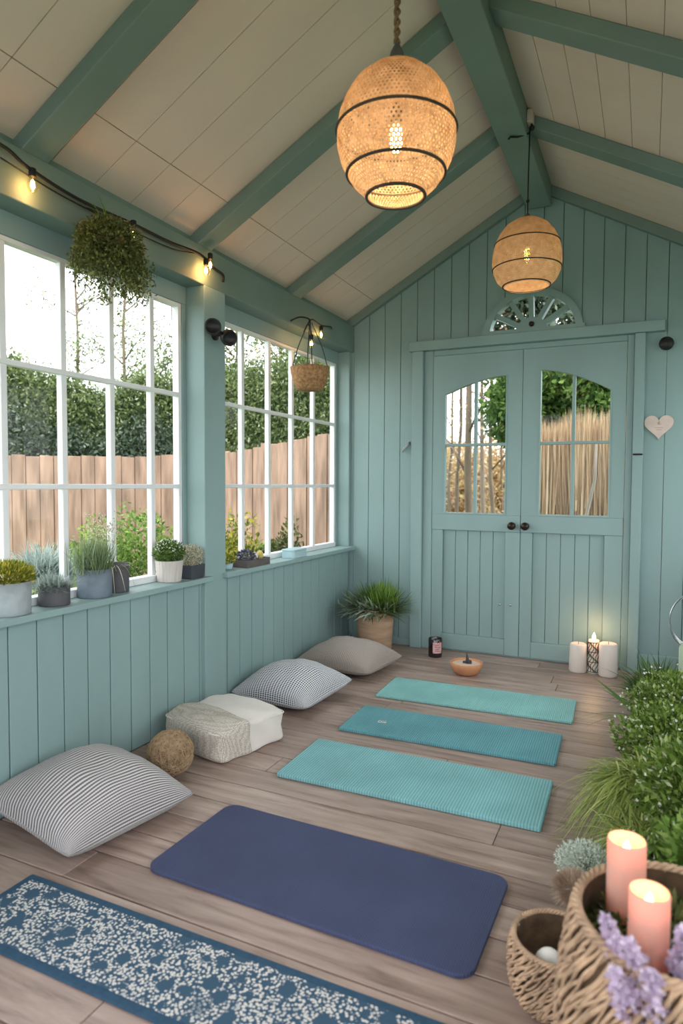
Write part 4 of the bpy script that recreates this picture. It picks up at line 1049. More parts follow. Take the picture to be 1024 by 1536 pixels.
# rug
rc = [(.362, -3.021), (1.660, -3.02)]
ang = math.radians(0.2); L, Wd = 1.75, .255
rcx, rcy = .345+L/2, -3.018-Wd/2
t = thing('floor_runner', 'blue patterned runner rug with white floral flecks nearest the viewer', 'rug', (rcx, rcy, 0))
t.rotation_euler = (0, 0, ang)
MB().prism(rrect(L/2, Wd/2, .006, 3), lambda a_, b_, d: (a_, b_, d), .0006, .0065).build('border', 'rug_border', t, world=False, bevel=.0015)
MB().prism(rrect(L/2-.022, Wd/2-.022, .004, 3), lambda a_, b_, d: (a_, b_, d), .0066, .0085).build('patterned_field', 'rug_weave', t, world=False, bevel=.001)

# ------------------------------------------------------------------ small things by the door
t = thing('candle_jar', 'black glass candle jar with a pink label beside the doors', 'candle jar', (.685, -.20, 0))
x, y = .685, -.20
MB().lathe([(.001, 0), (.042, 0), (.045, .004), (.045, .118), (.042, .122), (.040, .118), (.040, .06), (.001, .058)], 32, (x, y, 0)).build('jar', 'jar_glass', t, smooth=True)
m = MB(); a0 = math.radians(-60-48)+.25
n = 14
vs = []
for k in range(n+1):
    a = a0+math.radians(80)*k/n
    for z in (.03, .10): vs.append((x+.0462*math.cos(a), y+.0462*math.sin(a), z))
    for z in (.03, .10): vs.append((x+.0452*math.cos(a), y+.0452*math.sin(a), z))
fs = []
for k in range(n): i = 4*k; fs += [(i, i+4, i+5, i+1), (i+2, i+3, i+7, i+6), (i+1, i+5, i+7, i+3), (i, i+2, i+6, i+4)]
m.add(vs, fs); lb = m.build('label', 'label_pink', t); lb['label'] = 'pink paper label'
m = MB()
for z, w_ in ((.084, .5), (.068, .8), (.056, .65), (.044, .75)):
    m.tube([(x+.0466*math.cos(a0+math.radians(40+q*w_)), y+.0466*math.sin(a0+math.radians(40+q*w_)), z) for q in np.linspace(-30, 30, 9)], .0014, 4)
m.build('label_print', 'label_ink', lb)
t = thing('incense_bowl', 'small terracotta bowl with a dark figurine in front of the doors', 'bowl', (.968, -.50, 0))
x, y = .968, -.50
MB().lathe([(.001, 0), (.055, 0), (.072, .012), (.092, .045), (.097, .070), (.092, .073), (.085, .060), (.001, .057)], 40, (x, y, 0)).build('bowl', 'terracotta', t, smooth=True)
MB().lathe([(.0845, .0605), (.05, .064), (.001, .065)], 32, (x, y, 0)).build('sand', 'cream_glaze', t, smooth=True)
m = MB(); m.tube([(x+.004, y, .06), (x+.006, y, .09), (x+.001, y, .125)], [.012, .009, .003], 8); m.tube([(x-.02, y, .068), (x+.03, y, .075)], [.008, .011], 8); m.sphere((x+.02, y-.01, .078), .012, 10, 8)
m.build('figurine', 'slate_planter', t, smooth=True)
def cand(lab, x, y, r, h, mat='wax_white', taper=.94):
    t = thing('pillar_candle', lab, 'candle', (x, y, 0), 'candles beside the double doors')
    MB().lathe([(.001, 0), (r*.92, 0), (r, .008), (r*taper, h-.006), (r*taper-.006, h), (r*.75, h-.004), (.001, h-.006)], 32, (x, y, 0)).build('wax', mat, t, smooth=True)
    MB().tube([(x, y, h-.008), (x+.001, y, h+.010)], .0014, 5).build('wick', 'wick', t)
    return t
cand('plain white pillar candle, left of the openwork candle holder', 1.565, -.150, .052, .172)
cand('plain white pillar candle, right of the openwork candle holder', 1.735, -.170, .054, .195)
t = thing('candle_holder', 'tall openwork candle holder with a lit top between two white candles', 'candle holder', (1.652, -.135, 0))
x, y = 1.652, -.135
MB().lathe([(.001, 0), (.036, 0), (.038, .01), (.030, .20), (.001, .198)], 24, (x, y, 0)).build('wax', 'wax_lantern', t, smooth=True)
m = MB()
for k in range(18):
    a = 2*PI*k/18
    m.tube([(x+(.0405-.007*z/.2)*math.cos(a+.25*math.sin(z*90+k)), y+(.0405-.007*z/.2)*math.sin(a+.25*math.sin(z*90+k)), z) for z in np.linspace(.01, .185, 16)], .0022, 5)
for z in (.012, .07, .13, .187): m.tube([(x+(.041-.007*z/.2)*math.cos(2*PI*k/24), y+(.041-.007*z/.2)*math.sin(2*PI*k/24), z) for k in range(24)], .0022, 5, closed=True)
m.build('openwork_sleeve', 'tray_dark', t, smooth=True)
MB().lathe([(.0005, 0), (.008, .008), (.010, .018), (.006, .032), (.0005, .046)], 12, (x, y, .198)).build('flame', 'flame', t, smooth=True)
l = bpy.data.lights.new('flame_light', 'POINT'); l.energy = .45; l.color = (1, .58, .30); l.shadow_soft_size = .02
lo = bpy.data.objects.new('flame_light', l); COL.objects.link(lo); lo.parent = t; lo.location = (0, -.01, .262)

# ------------------------------------------------------------------ planting on the right
def bush(name, lab, cat, c, r, h, n, ls, mat, n_st=14, flowers=0, group=None, fl='leaf_white', shell=.35, soilpot=True, leafw=.6):
    x, y = c; t = thing(name, lab, cat, (x, y, 0), group)
    if soilpot: pot_round(t, x, y, 0, r*.42, r*.5, h*.34, 'dark_concrete')
    cz = h*.60; C = np.array([x, y, cz]); m = MB()
    for i in range(n_st):
        a = RNG.uniform(0, 2*PI); q = RNG.uniform(.2, .8)
        m.tube([(x+.02*math.cos(a), y+.02*math.sin(a), h*.28), (x+r*.4*q*math.cos(a), y+r*.4*q*math.sin(a), cz), (x+r*.8*q*math.cos(a), y+r*.8*q*math.sin(a), cz+h*.33*(1.2-q))], [.0035, .0025, .0012], 5)
    m.build('stem', 'bark', t)
    P, D = ell(n, C, (r, r, h*.42), shell)
    lump = .86+.14*np.sin(P[:, 0]*31+P[:, 2]*17)*np.sin(P[:, 1]*29)[:]; P = C+(P-C)*lump[:, None]
    P[:, 2] = np.maximum(P[:, 2], .01)
    flush_quads('foliage', leaves(P, D*.7+RNG.normal(size=D.shape)*.55+[0, 0, .25], RNG.uniform(.6, 1.2, n)*ls, RNG.uniform(.5, .8, n)*ls*leafw), mat, t)
    if flowers:
        P, D = ell(flowers, C, (r*1.02, r*1.02, h*.44), .92)
        flush_quads('blossom', leaves(P, RNG.normal(size=P.shape), .012, .010), fl, t)
    return t
gg = 'indoor plants standing along the plant side'
bush('leafy_shrub', 'small-leaved green bush with white flecks, just behind the fern', 'plant', (2.075, -1.42), .235, .40, 6200, .022, 'leaf_mint', leafw=.8, flowers=90, group=gg)
bush('leafy_shrub', 'dense small-leaved bush, widest of the plant bank above the grass', 'plant', (2.055, -1.80), .245, .38, 7500, .022, 'leaf_mint', leafw=.8, flowers=120, group=gg)
bush('leafy_shrub', 'broad bright green bush behind the tall lit candle', 'plant', (2.12, -2.20), .24, .42, 5500, .030, 'leaf_mint', flowers=50, group=gg)
bush('leafy_shrub', 'bright green bush at the picture edge beside the short lit candle', 'plant', (2.16, -2.66), .215, .44, 4200, .032, 'leaf_bright', flowers=60, group=gg)
bush('leafy_shrub', 'low green bush filling behind the large wicker basket', 'plant', (1.985, -2.475), .135, .24, 2200, .024, 'leaf_mint', flowers=60, group=gg)
def grass_clump(lab, c, n, L, w, mat, lean=(-.6, -.2), pot_r=.08, name='ornamental_grass', z=.16, el=(.25, 1.1), droop=(.25, .8), sect=None):
    x, y = c; t = thing(name, lab, 'plant', (x, y, 0), gg)
    pot_round(t, x, y, 0, pot_r*.85, pot_r, z+.01, 'dark_concrete')
    a = RNG.uniform(*(sect or (0, 2*PI)), n); e = RNG.uniform(*el, n)
    D = np.c_[np.cos(a)*np.cos(e)+lean[0]*.5, np.sin(a)*np.cos(e)+lean[1]*.5, np.sin(e)]
    V = blades(np.array([x, y, z])+RNG.normal(size=(n, 3))*[.03, .03, .005], D, RNG.uniform(.55, 1, n)*L, w, RNG.uniform(*droop, n), 7)
    V[..., 2] = np.maximum(V[..., 2], .004)
    build_blades('foliage', V, mat, t); return t
grass_clump('arching grass clump spilling onto the floor behind the candles', (1.935, -2.06), 1200, .29, .0065, 'grass', el=(.4, 1.25), droop=(.55, 1.25), z=.17)
grass_clump('finer arching grass tuft next to the silver plant', (1.935, -2.32), 420, .20, .005, 'grass', el=(.4, 1.2), droop=(.5, 1.1), z=.13, pot_r=.06)
grass_clump('dark feathery fern in front of the teal skirting', (2.00, -.84), 560, .33, .011, 'leaf_fern', lean=(-.1, 0), el=(.5, 1.4), droop=(.2, .6), name='fern', z=.09)
grass_clump('small dark green grassy plant between fern and door casing', (1.945, -.62), 160, .17, .009, 'leaf_fern', lean=(-.3, 0), el=(.4, 1.3), droop=(.3, .8), name='fern', z=.06, pot_r=.05)
t = thing('strap_leaf_plant', 'plant with long dark strap leaves reaching over the floor boards', 'plant', (1.93, -1.22, 0), gg)
pot_round(t, 1.945, -1.22, 0, .06, .07, .11, 'dark_concrete')
b0 = np.array([1.93, -1.22, .10])
D = np.array([[-.95, .55, .75], [-.8, .2, .75], [-.9, -.35, .35], [-1, -.15, .25], [-.6, .8, .7], [-.2, .6, 1.0], [.2, .2, 1.1], [-.9, .05, .3], [-.7, -.6, .3]])
V = blades(np.repeat(b0[None], 9, 0)+RNG.normal(size=(9, 3))*.008, D, [.31, .24, .27, .30, .22, .24, .24, .33, .26], [.040, .034, .012, .010, .022, .026, .026, .009, .010], [.12, .25, .5, .42, .4, .25, .2, .5, .55], 9)
V[..., 2] = np.maximum(V[..., 2], .006)
build_blades('strap_leaf', V, 'leaf_fern', t)

# wire loops on a pale green bottle
lp = at(1030, 950, 3.05); lp = Vector((2.125, -1.02, 0))
t = thing('wire_lantern', 'pale green jar with silver wire hoops at the picture edge', 'lantern', (lp.x, lp.y, 0))
MB().lathe([(.001, .0), (.052, .0), (.058, .01), (.058, .40), (.050, .425), (.046, .425), (.05, .395), (.001, .39)], 28, (lp.x, lp.y, 0)).build('jar', 'green_glass', t, smooth=True)
m = MB()
for k in range(4):
    rr = .105+.004*k; m.tube([(lp.x+rr*.92*math.cos(2*PI*i/48)*math.cos(.12*k), lp.y+rr*.92*math.cos(2*PI*i/48)*math.sin(.12*k-.1), .525+rr*1.08*math.sin(2*PI*i/48)) for i in range(48)], .0022, 6, closed=True)
m.build('wire_hoop', 'steel', t, smooth=True)

# silver bush, dried flower
sp_ = at(878, 1310, 1.80)
t = bush('silver_shrub', 'frosty silver-green cushion plant between floor and wicker basket', 'plant', (sp_.x, sp_.y), .082, .150, 5200, .010, 'leaf_silver', n_st=8, group=gg, leafw=.45)
df = at(857, 1332, 1.66)
t = thing('dried_flower', 'fluffy beige dried flower head behind the wicker baskets', 'dried flower', (df.x, df.y, 0))
MB().tube([(df.x, df.y, 0.001), (df.x+.003, df.y, .07), (df.x, df.y, df.z)], .003, 6).build('stem', 'bark', t)
P, D = ell(1800, tuple(df), (.042, .042, .036), .2); P[:, 2] = np.maximum(P[:, 2], .01)
build_blades('flower_head', blades(P, D+[0, 0, .3], RNG.uniform(.01, .022, len(P)), .0014, .05, 3), 'leaf_dry', t)

# ------------------------------------------------------------------ wicker baskets and candles in the foreground
def wicker(name, lab, c, prof, nst, turns, rs, rim_r, rope_n=2):
    x, y = c; t = thing(name, lab, 'basket', (x, y, 0))
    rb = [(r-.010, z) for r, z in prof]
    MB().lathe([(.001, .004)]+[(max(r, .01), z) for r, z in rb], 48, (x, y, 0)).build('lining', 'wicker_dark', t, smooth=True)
    def R_(z):
        for i in range(len(prof)-1):
            if prof[i][1] <= z <= prof[i+1][1]:
                q = (z-prof[i][1])/(prof[i+1][1]-prof[i][1]); q2 = q; return prof[i][0]*(1-q2)+prof[i+1][0]*q2
        return prof[-1][0]
    h = prof[-1][1]; m = MB()
    for k in range(nst):
        a0 = 2*PI*k/nst; j = RNG.uniform(-.05, .05)
        pts = []
        for i in range(26):
            z = .002+(h-.004)*i/25; a = a0+turns*i/25+j*math.sin(i*.5)
            rr = R_(z)+.0035*math.sin(i*1.25+k*PI)+.002
            pts.append((x+rr*math.cos(a), y+rr*math.sin(a), z+.002*math.sin(k*2.1)))
        m.tube(pts, rs*RNG.uniform(.8, 1.25), 6)
    for k in range(int(nst*.5)):
        a0 = 2*PI*(k+.3)/(nst*.5); z0 = RNG.uniform(.0, .8)*h; ln = RNG.uniform(.15, .3)
        pts = []
        for i in range(12):
            z = min(h, z0+ln*h*i/11); a = a0+turns*1.5*ln*i/11
            rr = R_(z)+.006; pts.append((x+rr*math.cos(a), y+rr*math.sin(a), z))
        m.tube(pts, rs*.8, 5)
    m.build('weave', 'wicker', t, smooth=True)
    m = MB(); Rr = prof[-1][0]
    for k in range(3):
        pts = []
        for i in range(150):
            a = 2*PI*i/150; ph = a*22+2*PI*k/3
            pts.append((x+(Rr+rim_r*.75*math.cos(ph))*math.cos(a), y+(Rr+rim_r*.75*math.cos(ph))*math.sin(a), h+rim_r*.75*math.sin(ph)))
        m.tube(pts, rim_r*.62, 6, closed=True)
    m.build('braided_rim', 'wicker', t, smooth=True)
    return t
bx1, by1 = 1.985, -3.085
wicker('wicker_basket', 'large tall wicker basket holding two lit candles and flowers', (bx1, by1),
       [(.135, .0), (.168, .04), (.186, .11), (.190, .20), (.184, .29), (.170, .37), (.162, .395)], 120, 1.35, .0036, .0075)
bx2, by2 = 1.765, -2.845
wicker('wicker_basket', 'small low wicker basket beside the navy mat corner', (bx2, by2),
       [(.074, .0), (.092, .025), (.100, .07), (.098, .115), (.092, .14)], 84, 1.1, .0027, .005)
t = thing('white_egg', 'smooth white rounded stone inside the small wicker basket', 'stone', (1.755, -2.87, .03))
MB().sphere((1.752, -2.868, .085), .033, 20, 14, 1.25).build('stone', 'pebble_white', t, smooth=True)
# filling of the large basket
t = tag(MB().lathe([(.001, .27), (.08, .275), (.150, .255), (.158, .23), (.10, .20), (.001, .2)], 32, (bx1, by1, 0)).build('moss', 'soil', None, smooth=True), 'dark moss filling inside the large wicker basket', 'moss', kind='stuff')
P, D = ell(2600, (bx1-.0, by1+.03, .315), (.145, .125, .055), .2)
tag(flush_quads('basket_greenery', leaves(P, D+RNG.normal(size=D.shape)*.6+[0, 0, .3], .03, .012), 'leaf_olive'), 'olive greenery filling the large wicker basket around the candles', 'greenery', kind='stuff')
def pcandle(lab, x, y, z0, z1, r, dirn):
    t = thing('pillar_candle', lab, 'candle', (x, y, z0))
    MB().lathe([(.001, z0), (r, z0), (r, z1-.004), (r-.0015, z1), (r-.003, z1-.002), (r-.005, z1-.040), (.001, z1-.043)], 40, (x, y, 0)).build('wax', 'wax_peach', t, smooth=True)
    MB().tube([(x, y, z1-.043), (x+.001, y, z1-.030)], .0015, 6).build('wick', 'wick', t)
    MB().lathe([(.0005, 0), (.0055, .005), (.0072, .012), (.005, .020), (.0005, .029)], 14, (x, y, z1-.033)).build('flame', 'flame', t, smooth=True)
    l = bpy.data.lights.new('flame_light', 'POINT'); l.energy = .15; l.color = (1, .40, .09); l.shadow_soft_size = .006
    lo = bpy.data.objects.new('flame_light', l); COL.objects.link(lo); lo.parent = t; lo.location = (0, 0, z1-z0-.008)
    return t
p1 = at(940, 1258, 1.19); p2 = at(974, 1335, 1.06)
pcandle('taller lit peach pillar candle at the back of the wicker basket', p1.x, p1.y, .262, p1.z, .0335, 0)
pcandle('shorter lit peach pillar candle in front, glowing orange at its rim', p2.x, p2.y, .262, p2.z, .0315, 0)
# lilac flowers
def floret_stem(root, base, tip, n=80, r=.034, mat='leaf_lilac'):
    base = Vector(base); tip = Vector(tip)
    m = MB().tube([base, base.lerp(tip, .5)+Vector((.004, 0, .004)), tip], .0016, 5); m.build('stem', 'leaf_fern', root)
    tt = RNG.uniform(.30, 1.05, n)[:, None]; C = np.array(base)+(np.array(tip)-np.array(base))*tt
    P = C+norm(RNG.normal(size=(n, 3)))*r*(1.25-tt)*RNG.uniform(.3, 1, (n, 1))
    V = []
    for i in range(n):
        for k in range(5):
            a = 2*PI*k/5; V.append((P[i], np.array([math.cos(a), math.sin(a), .3])+RNG.normal(size=3)*.25))
    PP = np.array([v[0] for v in V]); DD = np.array([v[1] for v in V])
    flush_quads('petal', leaves(PP, DD, .0125, .0095), mat, root)
for k, (u, v, d, lab) in enumerate(((912, 1385, 1.02, 'lilac flower spike leaning beside the candles, largest of the sprays'), (945, 1425, .98, 'lilac flower spray low in the basket below the tall candle'),
                                    (975, 1462, .93, 'pale lilac flower spray at the basket front right of the others'), (925, 1462, .96, 'lilac flower cluster just over the large basket rim'), (1022, 1405, 1.0, 'single lilac bloom at the picture edge beside the short candle'))):
    tip = at(u, v, d); base = Vector((tip.x*.6+bx1*.4, tip.y*.6+by1*.4, .275))
    t = thing('lilac_flower', lab, 'flower', tuple(base), 'lilac flowers in the large basket')
    floret_stem(t, base, tip, 62 if k else 85, .038)

# ------------------------------------------------------------------ the garden
gnd = MB().box(-14, 16, -12, 16, -.32, -.12).build('ground', 'lawn_base'); structure(gnd, 'grassy garden ground around the room', 'ground')
def fence(lab, A, B, hA, hB, name='garden_fence', z0=-.12, bw=.125):
    A = Vector((*A, 0)); B = Vector((*B, 0)); L = (B-A).length; d = (B-A).normalized(); nrm = Vector((-d.y, d.x, 0))
    t = thing(name, lab, 'fence', (A.x, A.y, z0)); m = MB(); k = int(L/bw)
    for i in range(k):
        s0, s1 = i*bw+.003, (i+1)*bw-.003; h = hA+(hB-hA)*i/k+RNG.normal()*.008
        off = nrm*(.006 if i % 2 else 0); vs = []
        for z in (z0, h):
            for s, n_ in ((s0, 0), (s1, 0), (s1, .016), (s0, .016)): p = A+d*s+nrm*n_+off; vs.append((p.x, p.y, z+(0 if z == z0 else RNG.normal()*.004)))
        m.add(vs, [(0,3,2,1),(4,5,6,7),(0,1,5,4),(1,2,6,5),(2,3,7,6),(3,0,4,7)])
    m.build('board', 'fence_wood', t)
    q = MB()
    for zz0, zz1 in ((z0, (hA+hB)/2-.10),):
        vs = []
        for z in (0, 1):
            for s, n_ in ((0, .030), (L, .030), (L, .036), (0, .036)): p = A+d*s+nrm*n_; hh_ = z0 if z == 0 else (hA if s == 0 else hB)-.06; vs.append((p.x, p.y, hh_))
        q.add(vs, [(0,3,2,1),(4,5,6,7),(0,1,5,4),(1,2,6,5),(2,3,7,6),(3,0,4,7)])
    q.build('added_backing', 'fence_wood', t)  # thin solid sheet added behind the boards to block bright sky slits
    for j in range(int(L/1.8)+1):
        p = A+d*min(L, j*1.8)-nrm*.0
        MB().box(p.x-.05, p.x+.05, p.y+.03, p.y+.12, z0, hA+(hB-hA)*min(1, j*1.8/L)-.05).build('post', 'fence_wood', t)
    return t
fA = at(-160, 700, 6.0); fB = at(300, 700, 6.6); fC = at(560, 700, 4.9)
fence('pinkish brown board fence seen through the near window', (fA.x, fA.y), (fB.x, fB.y), 1.36, 1.40)
fence('pinkish brown board fence seen through the far window', (fB.x, fB.y), (fC.x, fC.y), 1.40, 1.56)
def cloud(n, c, r, ls, mat, name, label, cat, parent=None, kind=None, shell=0., wd=.5):
    P, D = ell(n, c, r, shell); q = np.sin(P[:, 0]*5)*np.sin(P[:, 1]*4+1)*np.sin(P[:, 2]*6)
    P = np.array(c)+(P-np.array(c))*(.85+.2*q)[:, None]
    o = flush_quads(name, leaves(P, D*.4+RNG.normal(size=D.shape), RNG.uniform(.6, 1.3, n)*ls, RNG.uniform(.4, .8, n)*ls*wd*1.3), mat, parent)
    return o
# hedge behind the fence, built of foliage in a wall shape
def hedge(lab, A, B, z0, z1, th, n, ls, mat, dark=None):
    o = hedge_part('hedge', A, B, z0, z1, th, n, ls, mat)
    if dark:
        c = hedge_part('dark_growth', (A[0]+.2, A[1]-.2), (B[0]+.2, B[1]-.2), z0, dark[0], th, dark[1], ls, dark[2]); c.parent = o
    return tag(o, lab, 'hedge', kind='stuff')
def hedge_part(name, A, B, z0, z1, th, n, ls, mat):
    A = np.array([*A, 0]); B = np.array([*B, 0]); t = RNG.random((n, 1)); d = (B-A)/np.linalg.norm(B-A); nn = np.array([-d[1], d[0], 0])
    s = t*np.linalg.norm(B-A); ztop = z1+.10*np.sin(s*1.7)+.09*np.sin(s*4.1+1)+.06*np.sin(s*9)+RNG.normal(size=(n, 1))*.06
    z = z0+(ztop-z0)*RNG.random((n, 1))**.8; P = A+d*s+nn*(RNG.random((n, 1))-.5)*th*(1.1-.4*(z-z0)/(ztop-z0)); P[:, 2:3] = z
    P += RNG.normal(size=P.shape)*.05
    D = RNG.normal(size=P.shape)+[0, 0, .4]
    o = flush_quads(name, leaves(P, D, RNG.uniform(.6, 1.4, n)*ls, RNG.uniform(.3, .6, n)*ls), mat)
    return o
hA = at(-220, 700, 7.0); hB = at(310, 700, 7.6); hC = at(600, 700, 6.1)
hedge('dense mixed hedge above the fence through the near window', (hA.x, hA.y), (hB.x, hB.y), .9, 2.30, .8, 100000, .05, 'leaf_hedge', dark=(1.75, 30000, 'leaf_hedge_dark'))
hedge('tall evergreen hedge through the far window', (hB.x, hB.y), (hC.x, hC.y), .9, 2.30, .8, 70000, .045, 'leaf_hedge')
def tree(lab, base, h, crown, n, ls, mat, bark='bark', name='garden_tree', nb=9, r0=.05, seed=0, group=None, leafy=True, lean=(0, 0), w=.5, g0=-.12):
    rg = random.Random(seed); x, y = base; t = thing(name, lab, 'tree', (x, y, g0), group)
    top = Vector((x+lean[0], y+lean[1], h)); m = MB()
    tr = [Vector((x, y, g0)).lerp(top, k/6)+Vector((rg.uniform(-.04, .04), rg.uniform(-.04, .04), 0))*(0 if k == 0 else 1) for k in range(7)]
    m.tube(tr, [r0*(1-.11*k) for k in range(7)], 8); m.build('trunk', bark, t, smooth=True)
    tips = []
    for i in range(nb):
        m = MB()
        k = rg.uniform(.3, .95); p = tr[0].lerp(top, k); a = rg.uniform(0, 2*PI); L = crown[0]*rg.uniform(.5, 1)*(1.2-k*.5)
        q = p+Vector((L*math.cos(a), L*math.sin(a), L*rg.uniform(.3, .9))); mid = p.lerp(q, .5)+Vector((0, 0, L*.08))
        m.tube([p, mid, q], [r0*.35, r0*.22, r0*.08], 5); tips += [mid, q]
        for j in range(3):
            a2 = a+rg.uniform(-1, 1); s = p.lerp(q, rg.uniform(.4, .9)); e = s+Vector((L*.4*math.cos(a2), L*.4*math.sin(a2), L*.35)); m.tube([s, e], [r0*.12, r0*.04], 4); tips.append(e)
        m.build('branch', bark, t, smooth=True)
    if leafy and n:
        idx = RNG.integers(0, len(tips), n); T = np.array([tuple(v) for v in tips]); P = T[idx]+RNG.normal(size=(n, 3))*np.array(crown)*.17
        flush_quads('crown', leaves(P, RNG.normal(size=P.shape), RNG.uniform(.6, 1.3, n)*ls, RNG.uniform(.6, 1.3, n)*ls*w), mat, t)
    return t
gt = 'airy trees behind the hedge'; TM = 1.7
for i, (u, d, h, n, lab, mt_) in enumerate(((-60, 9.0, 4.6, 1200, 'thin airy tree behind the hedge at the near edge of the near window', 'leaf_olive'), (118, 9.5, 4.9, 2600, 'tall leafy airy tree rising in the middle of the near window', 'leaf_hedge'),
        (190, 8.8, 4.8, 3200, 'darker leafy tree behind the trailing hanging plant', 'leaf_hedge'), (262, 10.0, 4.0, 900, 'slender sparse tree just left of the broad post', 'leaf_autumn'),
        (352, 8.2, 4.2, 5200, 'full green tree first in the far window', 'leaf_olive'), (420, 8.0, 4.1, 5200, 'leafy green tree in the middle of the far window', 'leaf_hedge'), (500, 7.6, 3.6, 3400, 'grey-green tree at the far side of the far window', 'leaf_hedge_dark'))):
    p = at(u, 722, d); tree(lab, (p.x, p.y), h, (.75, .75, .75), int(n*TM), .045, mt_, seed=i+1, group=gt, nb=15, r0=.035)
# shrubs close to the windows
def shrub(lab, u, d, ztop, r, n, ls, mat, name='garden_shrub', w=.5, blade=False, h0=None):
    p = at(u, 722, d); t = thing(name, lab, 'shrub', (p.x, p.y, -.12), 'shrubs outside the window wall')
    m = MB()
    for k in range(6):
        a = k*1.05; m.tube([(p.x, p.y, -.12), (p.x+r*.4*math.cos(a), p.y+r*.4*math.sin(a), ztop*.6)], [.012, .005], 5)
    m.build('stem', 'bark', t)
    if blade:
        dd = norm(RNG.normal(size=(n, 3))); dd[:, 2] = np.abs(dd[:, 2])+.25
        build_blades('foliage', blades(np.array([p.x, p.y, ztop-r*1.05])+RNG.normal(size=(n, 3))*[.05, .05, .01], dd, RNG.uniform(.6, 1, n)*r*1.15, .006, .35, 5), mat, t)
    else:
        P, D = ell(n, (p.x, p.y, ztop*.5-.05), (r, r, (ztop+.12)*.52), .25)
        q = np.sin(P[:, 0]*14)*np.sin(P[:, 1]*12+1)*np.sin(P[:, 2]*13); P = np.array([p.x, p.y, ztop*.5-.05])+(P-[p.x, p.y, ztop*.5-.05])*(.88+.22*q)[:, None]
        flush_quads('foliage', leaves(P, D*.5+RNG.normal(size=D.shape)+[0, 0, .4], RNG.uniform(.6, 1.2, n)*ls, RNG.uniform(.6, 1.2, n)*ls*w), mat, t)
    return t
shrub('pale blue-green spiky grass outside behind the silver grass pot', 60, 3.35, .93, .30, 1500, .05, 'leaf_bluegrey', blade=True)
shrub('lime green shrub outside behind the feathery herb', 150, 3.9, .90, .28, 4500, .035, 'leaf_lime')
shrub('tall bright green shrub outside at the middle of the near window', 200, 4.1, 1.02, .36, 6000, .035, 'leaf_bright')
shrub('low lime shrub outside beneath the bright green shrub', 215, 3.9, .55, .33, 4000, .035, 'leaf_lime')
shrub('yellow-green shrub outside behind the ribbed pot', 262, 4.2, .88, .26, 4200, .035, 'leaf_lime')
shrub('green undergrowth shrub outside near the first window bars', 110, 4.9, .72, .4, 3000, .05, 'leaf_hedge')
shrub('low green shrub outside at the bottom of the far window', 385, 4.75, .74, .30, 5000, .04, 'leaf_lime')
shrub('loose yellowish shrub outside just past the broad post', 345, 4.5, .95, .28, 3200, .045, 'leaf_yellow')
shrub('soft olive shrub against the fence in the far window', 428, 4.7, .86, .20, 3000, .045, 'leaf_olive')
# lawn blades
n = 9000; P = np.c_[RNG.uniform(-5.5, -.3, n), RNG.uniform(-4.5, 3, n), np.full(n, -.12)]
o = build_blades('grass', blades(P, np.c_[RNG.normal(size=(n, 2))*.3, np.ones(n)], RNG.uniform(.08, .26, n), .012, .3, 3), 'grass'); tag(o, 'rough grass of the garden outside the windows', 'grass', kind='stuff')

# beyond the double doors
rA = at(778, 722, 6.1); rB = at(1010, 722, 4.9)
A = np.array([rA.x, rA.y]); B = np.array([rB.x+.5, rB.y-.1]); n = 16000
tt = RNG.random(n); th_ = RNG.normal(size=n)*.06; P = np.c_[A[0]+(B[0]-A[0])*tt, A[1]+(B[1]-A[1])*tt+th_, np.full(n, -.12)+RNG.random(n)*1.15]
hh = 1.66+.24*tt+.04*np.sin(tt*26)
L_ = np.minimum(RNG.uniform(.5, 1.0, n), hh-P[:, 2]+RNG.normal(size=n)*.03)
o = build_blades('reed_screen', blades(P, np.c_[RNG.normal(size=(n, 2))*.05, np.ones(n)], L_, .016, 0.0, 3), 'reed')
tag(o, 'golden brown reed screen seen through the right door glass', 'reed screen')
m = MB().box(0, 1, 0, .03, 0, 1); d_ = Vector((B[0]-A[0], B[1]-A[1], 0)); m.v = [(A[0]+d_.x*x, A[1]+d_.y*x+y+.05, -.12+z*(1.66+.16*x)) for x, y, z in m.v]
rb_ = m.build('backing', 'wicker', o, world=False)
p = at(880, 722, 4.5)
tree('thin pale dead stem in front of the reed screen', (p.x-.03, p.y), 1.42, (.2, .2, .2), 0, .05, 'leaf_olive', bark='pale_bark', nb=2, r0=.022, seed=31, leafy=False, lean=(.08, .05), name='bare_sapling')
def big(lab, u, v, d, r, n, ls, mat, sd):
    p = at(u, v, d); t = thing('evergreen_tree', lab, 'tree', (p.x, p.y, -.12), 'evergreens beyond the doors')
    MB().tube([(p.x, p.y, -.12), (p.x+.04, p.y, p.z*.5), (p.x, p.y, p.z)], [.07, .05, .03], 8).build('trunk', 'bark', t)
    cloud(n, tuple(p), r, ls, mat, 'crown', '', '', t, shell=0.05, wd=.6)
big('glossy evergreen above the reed screen in the right door glass', 880, 590, 7.0, (1.15, .7, .62), 17000, .08, 'leaf_fern', 1)
big('dark evergreen rising behind the fanlight above the doors', 800, 395, 8.0, (2.2, .8, 1.3), 26000, .10, 'leaf_hedge_dark', 3)
big('evergreen branch mass at the edge of the left door glass', 772, 612, 6.8, (.34, .4, .52), 4200, .075, 'leaf_fern', 2)
gw = 'bare woodland trees beyond the left door'
